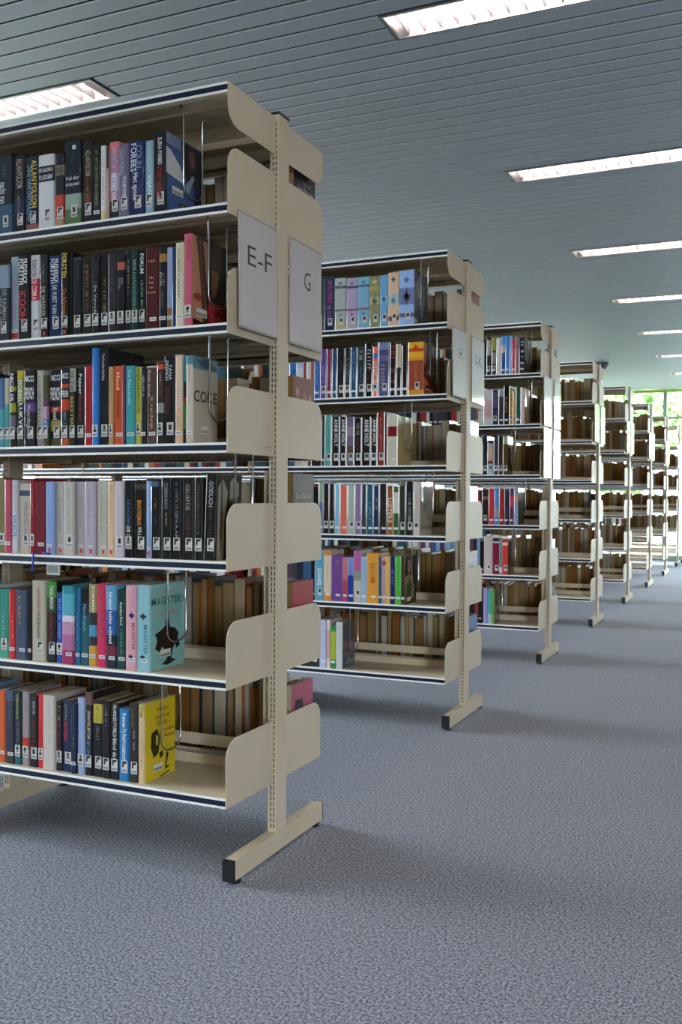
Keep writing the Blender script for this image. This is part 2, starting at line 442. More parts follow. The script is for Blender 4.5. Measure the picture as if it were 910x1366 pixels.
mb = MB(); mb.box(-SL - 0.004, -0.004, 0.259, 0.262, 0.082, 0.116); RAIL = mb.mesh('back_rail', M['steel'])
mb = MB(); mb.tube([(0, 0, 0), (0.0035, 0, 0)], 0.004, 10); SCREW = mb.mesh('panel_screw', M['chrome'])
mb = MB(); mb.box(-0.045, -PW / 2 - 0.001, YC - 0.003, YC + 0.001, ZB, ZB + 2 * LV + 0.27); WEB = mb.mesh('inner_upright', M['steel'])
for i in range(NROWS):
    y0 = ROW0 + i * ROWP
    t = thing('bookcase', '%s double-sided beige steel bookcase, %s' % ({0: 'nearest', 7: 'farthest'}.get(i, ORDN[i]), {0: 'its end sign reading E-F and G', 1: 'its end sign reading H and I-K', 2: 'two pairs of signs on its end'}.get(i, 'number %s counting away from the camera' % ORDN[i])), 'bookcase', (XE, y0, 0), 'row of double-sided steel bookcases')
    for bay in range(NB + 1):
        xo = -bay * BAY
        p = put('upright_post', POST, t, (xo, 0, 0)); put('post_cap', CAPM, p)
        ft = put('foot', FOOT, t, (xo, 0, 0)); put('foot_cap', FCAP[0], ft); put('foot_cap', FCAP[1], ft); put('levelling_pad', LEV[0], ft); put('levelling_pad', LEV[1], ft)
        if i < 3 and bay < 2: put('inner_upright', WEB, t, (xo, 0, 0))
        if bay in (0, NB) or i < 2 or bay == 1:
            for k in range(7):
                z = ZB + k * LV if k < 6 else ZB + 6 * LV - 0.079 + 0.0
                for bk in (0, 1): put('side_panel', PAN[(1 if k == 6 else 0, bk)], t, (xo, 0, z))
        if bay < NB:
            for k in range(7):
                for bk in (0, 1):
                    near = i < 3 and bay < 2 and bk == 0
                    s = put('shelf', SH[(bk, 1 if k == 6 else 0, 0 if near else 1)], t, (xo, 0, ZB + k * LV))
                    if near: put('edge_strip', STR[bk], s)
                    if bk == 0 and bay == 0 and k in (0, 2) : put('back_rail', RAIL, s)
    for k in (0, 2): put('panel_screw', SCREW, t, (TP / 2, 0.325, ZB + k * LV + (0.165 if k == 0 else 0.07)))

# ------------------------------------------------------------------ glyphs from the built-in font
GL = {}
BOLD = [0.012]
def glyph(ch):
    if ch in GL: return GL[ch]
    cu = bpy.data.curves.new('g', 'FONT'); cu.body = ch; cu.resolution_u = 2; cu.size = 1.0; cu.fill_mode = 'FRONT'; cu.offset = BOLD[0]
    o = bpy.data.objects.new('g', cu); COL.objects.link(o)
    dg = bpy.context.evaluated_depsgraph_get(); me = bpy.data.meshes.new_from_object(o.evaluated_get(dg))
    vs = [(v.co.x, v.co.y) for v in me.vertices]; fs = [tuple(p.vertices) for p in me.polygons]
    COL.objects.unlink(o); bpy.data.objects.remove(o); bpy.data.curves.remove(cu); bpy.data.meshes.remove(me)
    if vs:
        a, b_ = min(v[0] for v in vs), max(v[0] for v in vs)
        vs = [(x - a, y) for x, y in vs]; wd = b_ - a
    else: wd = 0.25
    GL[ch] = (vs, fs, wd); return GL[ch]
def textpoly(s, weight=0.0):
    """list of (verts2d, faces) and total width, cap height about 0.7"""
    x = 0.0; out = []
    for ch in s:
        if ch == ' ': x += 0.28; continue
        vs, fs, wd = glyph(ch)
        out.append(([(vx + x, vy) for vx, vy in vs], fs)); x += wd + 0.09
    return out, max(x - 0.09, 0.01)
def add_text(mb, s, fit_len, height, P, col):
    """P(u, v) maps text space (u along, v up, metres, centred) to 3-D"""
    out, wd = textpoly(s); k = height / 0.7; sx_ = fit_len / wd
    sx_ = min(sx_, k * 1.7)
    for vs, fs in out:
        n = len(mb.v); mb.v += [P((x - wd / 2) * sx_, (y - 0.35) * k) for x, y in vs]
        for q in fs: mb.f.append(tuple(n + i for i in q)); mb.c.append(lin(col)); mb.mi.append(0)
def add_rects(mb, n, fit_len, height, P, col, rnd):
    """n illegibly small letters: short uneven strokes with word gaps"""
    st = fit_len / n
    for k in range(n):
        if rnd.random() < 0.14: continue
        u = (k - n / 2 + 0.5) * st; w_ = st * 0.3; h_ = height * rnd.uniform(0.35, 0.5)
        m_ = rnd.choice((0, 1, 2))
        mb.poly([P(u - w_, -h_), P(u - w_ * 0.3, -h_), P(u - w_ * 0.3, h_), P(u - w_, h_)], col)
        if m_ > 0: mb.poly([P(u - w_ * 0.3, h_ * 0.55), P(u + w_, h_ * 0.55), P(u + w_, h_), P(u - w_ * 0.3, h_)], col)
        if m_ > 1: mb.poly([P(u + w_ * 0.4, -h_), P(u + w_, -h_), P(u + w_, h_ * 0.55), P(u + w_ * 0.4, h_ * 0.55)], col)

# ------------------------------------------------------------------ pictograms for the genre stickers (unit square, y up)
def disc(cx, cy, r, n=10): return [(cx + r * math.cos(2 * math.pi * k / n), cy + r * math.sin(2 * math.pi * k / n)) for k in range(n)]
PIC = {
 'g': [[(0.12, 0.95), (0.12, 0.62), (0.3, 0.62), (0.36, 0.62), (0.36, 0.95)], [(0.1, 0.6), (0.42, 0.6), (0.36, 0.15), (0.1, 0.15)], [(0.36, 0.95), (0.36, 0.66), (0.92, 0.66), (0.92, 0.95)], [(0.42, 0.64), (0.58, 0.64), (0.56, 0.5), (0.42, 0.5)]],
 's': [disc(0.5, 0.72, 0.24), [(0.4, 0.56), (0.6, 0.56), (0.6, 0.42), (0.4, 0.42)], [(0.1, 0.12), (0.2, 0.04), (0.9, 0.42), (0.8, 0.5)], [(0.8, 0.04), (0.9, 0.12), (0.2, 0.5), (0.1, 0.42)]],
 'c': [[(0.2, 0.1), (0.8, 0.1), (0.74, 0.45), (0.26, 0.45)], [(0.26, 0.45), (0.74, 0.45), (0.92, 0.9), (0.7, 0.7)], [(0.26, 0.45), (0.08, 0.9), (0.3, 0.7), (0.74, 0.45)], [(0.36, 0.6), (0.5, 0.95), (0.64, 0.6), (0.5, 0.5)]],
 'f': [disc(0.5, 0.74, 0.2), [(0.15, 0.08), (0.85, 0.08), (0.78, 0.42), (0.6, 0.52), (0.4, 0.52), (0.22, 0.42)]],
 'p': [disc(0.5, 0.55, 0.32)[:8], [(0.3, 0.1), (0.7, 0.1), (0.7, 0.24), (0.3, 0.24)]],
}
def sticker(st, t_, h, parent, rnd, detail=True):
    mb = MB(); w_ = min(t_ * 0.82, 0.021); cx = t_ * 0.5 + (t_ * 0.1 if t_ > 0.03 else 0)
    y = -0.0005
    def R(a, b, z0, z1, c, yy=y): mb.poly([(a, yy, z0), (b, yy, z0), (b, yy, z1), (a, yy, z1)], c)
    kind = [c for c in st if c in 'gscfp']
    if kind:
        z0 = 0.024; hh = 0.034
        R(cx - w_ / 2, cx + w_ / 2, z0, z0 + hh, 'cfccc8')
        if detail:
            for pl in PIC[kind[0]]:
                mb.poly([(cx - w_ / 2 + 0.08 * w_ + p[0] * w_ * 0.84, y - 0.0003, z0 + 0.012 + p[1] * 0.021) for p in pl], '17181c')
            R(cx - w_ * 0.38, cx + w_ * 0.38, z0 + 0.003, z0 + 0.009, '8c8c90', y - 0.0003)
        else: R(cx - w_ * 0.3, cx + w_ * 0.3, z0 + 0.013, z0 + 0.029, '2c2c34', y - 0.0003)
    if 'n' in st:
        R(cx - w_ * 0.5, cx + w_ * 0.5, 0.024, 0.034, 'dcdcdc')
        if detail: R(cx - w_ * 0.36, cx + w_ * 0.36, 0.027, 0.031, '8c8c90', y - 0.0003)
    if 'r' in st:
        R(cx - w_ * 0.45, cx + w_ * 0.45, 0.024, 0.031, 'c8c4c8'); R(cx - 0.004, cx + 0.004, 0.008, 0.019, 'c83840')
    if 't' in st: R(cx - 0.006, cx + 0.006, h - 0.022, h - 0.01, 'dcdcdc')
    if mb.f: mb.build('spine_label', M['print'], parent, color=True)

RO = [1.0]
def cover_mesh(t_, h, d, col, bands, front=None, soft=True):
    """spine with rounded shoulders and two boards; bands are coloured zones down the spine"""
    th = 0.0010 if soft else 0.0022
    ro = min(0.0048, t_ * 0.2) * RO[0]
    outer = [(0, d), (0, ro), (ro * 0.2, ro * 0.46), (ro, 0.0), (t_ - ro, 0.0), (t_ - ro * 0.2, ro * 0.46), (t_, ro), (t_, d)]
    inner = [(t_ - th, d), (t_ - th, 0.0052), (th, 0.0052), (th, d)]
    cuts = {0.0, 1.0}
    for a, b_, c in bands: cuts.add(max(0.0, a)); cuts.add(min(1.0, b_))
    cuts = sorted(cuts); mb = MB()
    fc = front or col
    for a, b_ in zip(cuts, cuts[1:]):
        mid = (a + b_) / 2; c = col
        for p, q, cc in bands:
            if p <= mid <= q: c = cc
        z1, z0 = h * (1 - a), h * (1 - b_)
        for k in range(len(outer) - 1):
            (xa, ya), (xb, yb) = outer[k], outer[k + 1]
            mb.poly([(xa, ya, z0), (xb, yb, z0), (xb, yb, z1), (xa, ya, z1)], fc if k == len(outer) - 2 else c)
    loop = outer + inner
    for k in range(len(outer) - 1, len(loop)):
        (xa, ya), (xb, yb) = loop[k], loop[(k + 1) % len(loop)]
        mb.poly([(xa, ya, 0), (xb, yb, 0), (xb, yb, h), (xa, ya, h)], col)
    # edges of the boards and spine, top and bottom
    for z, s in ((h, 1), (0, -1)):
        for q in ([(0, d), (0, ro), (th, 0.0052), (th, d)], [(t_, ro), (t_, d), (t_ - th, d), (t_ - th, 0.0052)], [(0, ro), (ro * 0.2, ro * 0.46), (ro, 0), (t_ - ro, 0), (t_ - ro * 0.2, ro * 0.46), (t_, ro), (t_ - th, 0.0052), (th, 0.0052)]):
            pts = [(x, y, z) for x, y in q]; mb.poly(pts if s > 0 else pts[::-1], col)
    return mb.mesh('cover', M['cover'], color=True)
def page_mesh(t_, h, d, col, soft=True):
    th = 0.0012 if soft else 0.0024; e = 0.0008 if soft else 0.003
    mb = MB(); mb.box(th, t_ - th, 0.0054, d - e, e, h - e, col); return mb.mesh('page_block', M['pages'], color=True)
PAGE = ['d8ccb0', 'cdbb94', 'e0dac8', 'c8b088', 'd2c4a4']

def make_book(x, y, z, t_, h, d, col, bands, texts, st, label, group, rnd, detail=2, front=None, lean=0.0, art=None):
    soft = rnd.random() < 0.6
    t = thing('book', label, 'book', (x, y, z), group)
    if lean: t.rotation_euler = (0, lean, 0)
    put('cover', cover_mesh(t_, h, d, col, bands, front, soft), t)
    put('page_block', page_mesh(t_, h, d, rnd.choice(PAGE), soft), t)
    if texts and t_ > 0.010:
        mb = MB()
        for (s, a, b_, u, wd, tc_) in texts:
            zc = h * (1 - (a + b_) / 2); L = (b_ - a) * h; cx = t_ * (0.08 + 0.84 * u)
            def Pv(p, q): return (cx + q, -0.0006, zc - p)
            def Ph(p, q): return (cx + p, -0.0006, zc + q)
            hgt = t_ * wd * 0.9
            if s[0] == '~': add_rects(mb, int(s[1:]), L, hgt, Pv, tc_, rnd)
            elif s[0] == '*':
                W_ = t_ * wd * 0.5; Hh = L / 2
                pts = [(0, Hh), (0.25, 0.3 * Hh), (1, 0.1 * Hh), (0.6, -0.4 * Hh), (0.3, -0.5 * Hh), (0, -Hh), (-0.3, -0.5 * Hh), (-0.7, -0.3 * Hh), (-0.9, 0.15 * Hh), (-0.25, 0.35 * Hh)]
                mb.poly([Ph(px_ * W_, pz_) for px_, pz_ in pts], tc_)
            elif s[0] == '-': add_text(mb, s[1:], t_ * 0.84 * max(wd, 0.3) / 0.8, L * 0.75, Ph, tc_)
            else: add_text(mb, s, L, hgt, Pv, tc_)
        if mb.f: mb.build('title_lettering', M['print'], t, color=True)
    if st and t_ > 0.010: sticker(st, t_, h, t, rnd, detail > 1)
    if art: cover_art(art, t_, h, d, t, rnd)
    return t

def cover_art(style, t_, h, d, parent, rnd):
    mb = MB(); X = t_ + 0.0005
    lv = [0.0]
    def R(a, b_, z0, z1, c):
        lv[0] += 0.00005; x = X + lv[0]
        mb.poly([(x, a * d, z0 * h), (x, b_ * d, z0 * h), (x, b_ * d, z1 * h), (x, a * d, z1 * h)], c)
    def G(pts, c):
        lv[0] += 0.00005; x = X + lv[0]
        mb.poly([(x, p * d, q * h) for p, q in pts], c)
    def T(s, a, b_, zc, hh, c):
        lv[0] += 0.00005; x = X + lv[0]
        def P(p, q): return (x, (a + b_) / 2 * d + p, zc * h + q)
        if s[0] == '~': add_rects(mb, int(s[1:]), (b_ - a) * d, hh * h, P, c, rnd)
        else: add_text(mb, s, (b_ - a) * d, hh * h, P, c)
    def code(a, z0):
        R(a, a + 0.3, z0, z0 + 0.09, 'd8d6d2')
        for k in range(12): R(a + 0.02 + k * 0.0215, a + 0.02 + k * 0.0215 + 0.012, z0 + 0.01, z0 + 0.045, '34343a')
    if style == 'cloth':
        R(0.0, 0.4, 0.86, 1.0, '7c88b0'); G([(0.0, 0.82), (0.12, 0.8), (0.38, 0.66), (0.46, 0.55), (0.46, 0.46), (0.0, 0.5)], 'c4c6cc')
        G([(0.45, 0.98), (0.98, 0.98), (0.98, 0.5), (0.62, 0.46), (0.5, 0.6)], '1c1c24'); G([(0.62, 0.9), (0.78, 0.92), (0.8, 0.72), (0.68, 0.7)], '6c4c50')
        G([(0.5, 0.42), (0.72, 0.62), (0.8, 0.6), (0.62, 0.36)], '8ca4b0'); R(0.36, 0.98, 0.02, 0.2, '14141a'); R(0.78, 0.98, 0.22, 0.5, '182450')
        T('~9', 0.42, 0.9, 0.165, 0.03, 'b8b0a8'); T('STERF', 0.42, 0.72, 0.115, 0.035, '9c2420'); T('MET MIJ', 0.42, 0.8, 0.06, 0.035, '9c2420'); code(0.16, 0.28)
    elif style == 'face':
        G([(0.0, 0.1), (0.0, 1.0), (0.42, 0.97), (0.5, 0.75), (0.42, 0.2), (0.3, 0.08)], 'b07c64'); G([(0.12, 1.0), (0.22, 1.0), (0.36, 0.5), (0.4, 0.1), (0.3, 0.08), (0.24, 0.5)], '5c3426')
        G([(0.24, 1.0), (0.3, 1.0), (0.47, 0.3), (0.44, 0.1)], '2c1a16'); G([(0.55, 0.7), (0.78, 0.68), (0.7, 0.42), (0.56, 0.36)], '7c5040'); G([(0.46, 0.76), (0.72, 0.78), (0.66, 0.71), (0.5, 0.7)], '1c1210')
        G([(0.04, 0.36), (0.2, 0.39), (0.3, 0.33), (0.2, 0.3), (0.06, 0.31)], '8c3c3c'); R(0.46, 0.97, 0.03, 0.33, 'a4242c'); T('~8', 0.5, 0.9, 0.26, 0.05, 'd8a8a0'); T('~6', 0.55, 0.9, 0.17, 0.04, 'd8a8a0'); T('WORD', 0.58, 0.9, 0.09, 0.05, 'd8b4a8'); code(0.12, 0.13)
    elif style == 'coke':
        R(0.0, 1.0, 0.86, 1.0, '4c7888'); G([(0.1, 0.96), (0.5, 0.99), (0.9, 0.92), (1.0, 0.86), (0.3, 0.9)], '2c4c58'); T('COKE', 0.03, 0.97, 0.55, 0.13, '1c1c20'); R(0.3, 0.75, 0.29, 0.295, '8c8c88'); code(0.32, 0.12)
    elif style == 'sepia':
        G([(0.05, 0.0), (0.02, 0.85), (0.2, 0.95), (0.42, 0.8), (0.3, 0.4), (0.35, 0.0)], '8c8474'); G([(0.13, 0.95), (0.2, 0.9), (0.24, 0.4), (0.2, 0.0), (0.14, 0.4)], '3c2c24')
        G([(0.5, 0.92), (0.62, 0.97), (0.86, 0.9), (0.88, 0.75), (0.5, 0.7)], '989488'); G([(0.55, 0.72), (0.84, 0.74), (0.78, 0.5), (0.72, 0.66), (0.66, 0.45), (0.62, 0.66)], '6c665c'); R(0.4, 0.95, 0.1, 0.4, '121216')
    elif style == 'magister':
        T('~12', 0.2, 0.85, 0.90, 0.03, 'a87c6c'); T('MAGISTERS', 0.04, 0.97, 0.80, 0.085, '1c4c54'); T('Het verhaal', 0.22, 0.8, 0.66, 0.05, 'b88474')
        G([(0.46, 0.62), (0.52, 0.6), (0.56, 0.48), (0.72, 0.45), (0.82, 0.38), (0.78, 0.32), (0.86, 0.24), (0.74, 0.2), (0.72, 0.27), (0.64, 0.2), (0.6, 0.1), (0.74, 0.07), (0.5, 0.03), (0.32, 0.05), (0.48, 0.1), (0.46, 0.2), (0.34, 0.26), (0.26, 0.2), (0.14, 0.25), (0.2, 0.34), (0.14, 0.42), (0.32, 0.46), (0.42, 0.5)], '241c1c')
        G(disc(0.48, 0.54, 0.03, 8), '8c7c70'); G([(0.46, 0.44), (0.5, 0.45), (0.54, 0.4), (0.49, 0.37), (0.44, 0.4)], 'd0582c'); code(0.28, 0.13)
    elif style == 'anna':
        for s_, zc in (('Hallo', 0.88), ('meneer', 0.79), ('God...', 0.70), ('met', 0.60), ('Anna', 0.52)): T(s_, 0.35 if zc > 0.65 else 0.6, 0.85 if zc > 0.65 else 0.98, zc, 0.055, 'a03020')
        G([(0.22, 0.6), (0.4, 0.64), (0.5, 0.52), (0.44, 0.32), (0.3, 0.28), (0.2, 0.42)], '2c2c1c'); G([(0.36, 0.56), (0.44, 0.54), (0.42, 0.42), (0.36, 0.44)], 'c4ac30')
        G([(0.46, 0.32), (0.58, 0.34), (0.6, 0.27), (0.5, 0.24)], '34301c'); G([(0.7, 0.3), (0.78, 0.28), (0.7, 0.12), (0.84, 0.1), (0.66, 0.08)], '34301c'); G([(0.5, 0.02), (0.8, 0.05), (0.8, 0.03), (0.5, 0.0)], '34301c'); code(0.28, 0.10)
    elif style == 'grey':
        G([(0.1, 0.75), (0.4, 0.95), (0.8, 0.6), (0.7, 0.25), (0.5, 0.15), (0.45, 0.55), (0.3, 0.5)], '8c9498'); G([(0.5, 0.75), (0.68, 0.7), (0.62, 0.4), (0.5, 0.4)], '34383c'); R(0.03, 0.2, 0.05, 0.12, 'c8bca0')
    elif style == 'amber':
        G([(0.0, 0.35), (0.3, 0.3), (0.6, 0.15), (0.95, 0.1), (0.95, 0.0), (0.0, 0.0)], 'c4682c'); G([(0.0, 1.0), (0.28, 1.0), (0.2, 0.6), (0.0, 0.55)], '9c6028'); R(0.2, 0.5, 0.08, 0.2, '1c1c20'); R(0.24, 0.46, 0.1, 0.13, 'c8c8c4')
    elif style == 'plain2':
        T('~9', 0.1, 0.8, 0.6, 0.05, '6c6860'); T('berging', 0.1, 0.85, 0.16, 0.09, '3c3a36'); G([(0.2, 0.9), (0.5, 0.92), (0.45, 0.5), (0.3, 0.4)], '8c887c')
    elif style == 'portrait':
        G([(0.25, 0.92), (0.45, 0.9), (0.48, 0.7), (0.38, 0.62), (0.24, 0.7)], 'b08c6c'); G([(0.0, 0.55), (0.3, 0.62), (0.7, 0.55), (0.8, 0.3), (0.75, 0.1), (0.1, 0.05)], '9c8464'); G([(0.15, 0.4), (0.5, 0.5), (0.6, 0.3), (0.5, 0.1), (0.1, 0.15)], '3c5c2c'); R(0.25, 0.5, 0.06, 0.14, 'd0ccc4')
    elif style == 'poster':
        for k in range(3): T('~6', 0.1, 0.9, 0.86 - k * 0.12, 0.1, '1c1c20')
        for k in range(3): T('~6', 0.1, 0.95, 0.52 - k * 0.09, 0.09, 'a84038')
        R(0.1, 0.95, 0.04, 0.24, '343c48'); G([(0.15, 0.08), (0.4, 0.2), (0.9, 0.16), (0.9, 0.06)], '6c7884')
    elif style == 'pink':
        R(0.15, 0.5, 0.2, 0.78, '2c2c30'); R(0.2, 0.44, 0.3, 0.7, '5c5450')
    elif style == 'lines':
        T('~8', 0.1, 0.8, 0.8, 0.06, '8c7c7c'); T('De Barse', 0.15, 0.85, 0.72, 0.07, 'a89888'); T('River', 0.2, 0.75, 0.6, 0.07, 'a89888')
    elif style == 'scene':
        for k in range(26): 
            a, z = rnd.random() * 0.85, rnd.random() * 0.85; R(a, a + rnd.uniform(0.04, 0.12), z, z + rnd.uniform(0.04, 0.12), rnd.choice(('a06c58', '7c4434', 'b48878', '94644c', '8c7c64')))
    if mb.f: mb.build('front_cover_print', M['print'], parent, color=True)

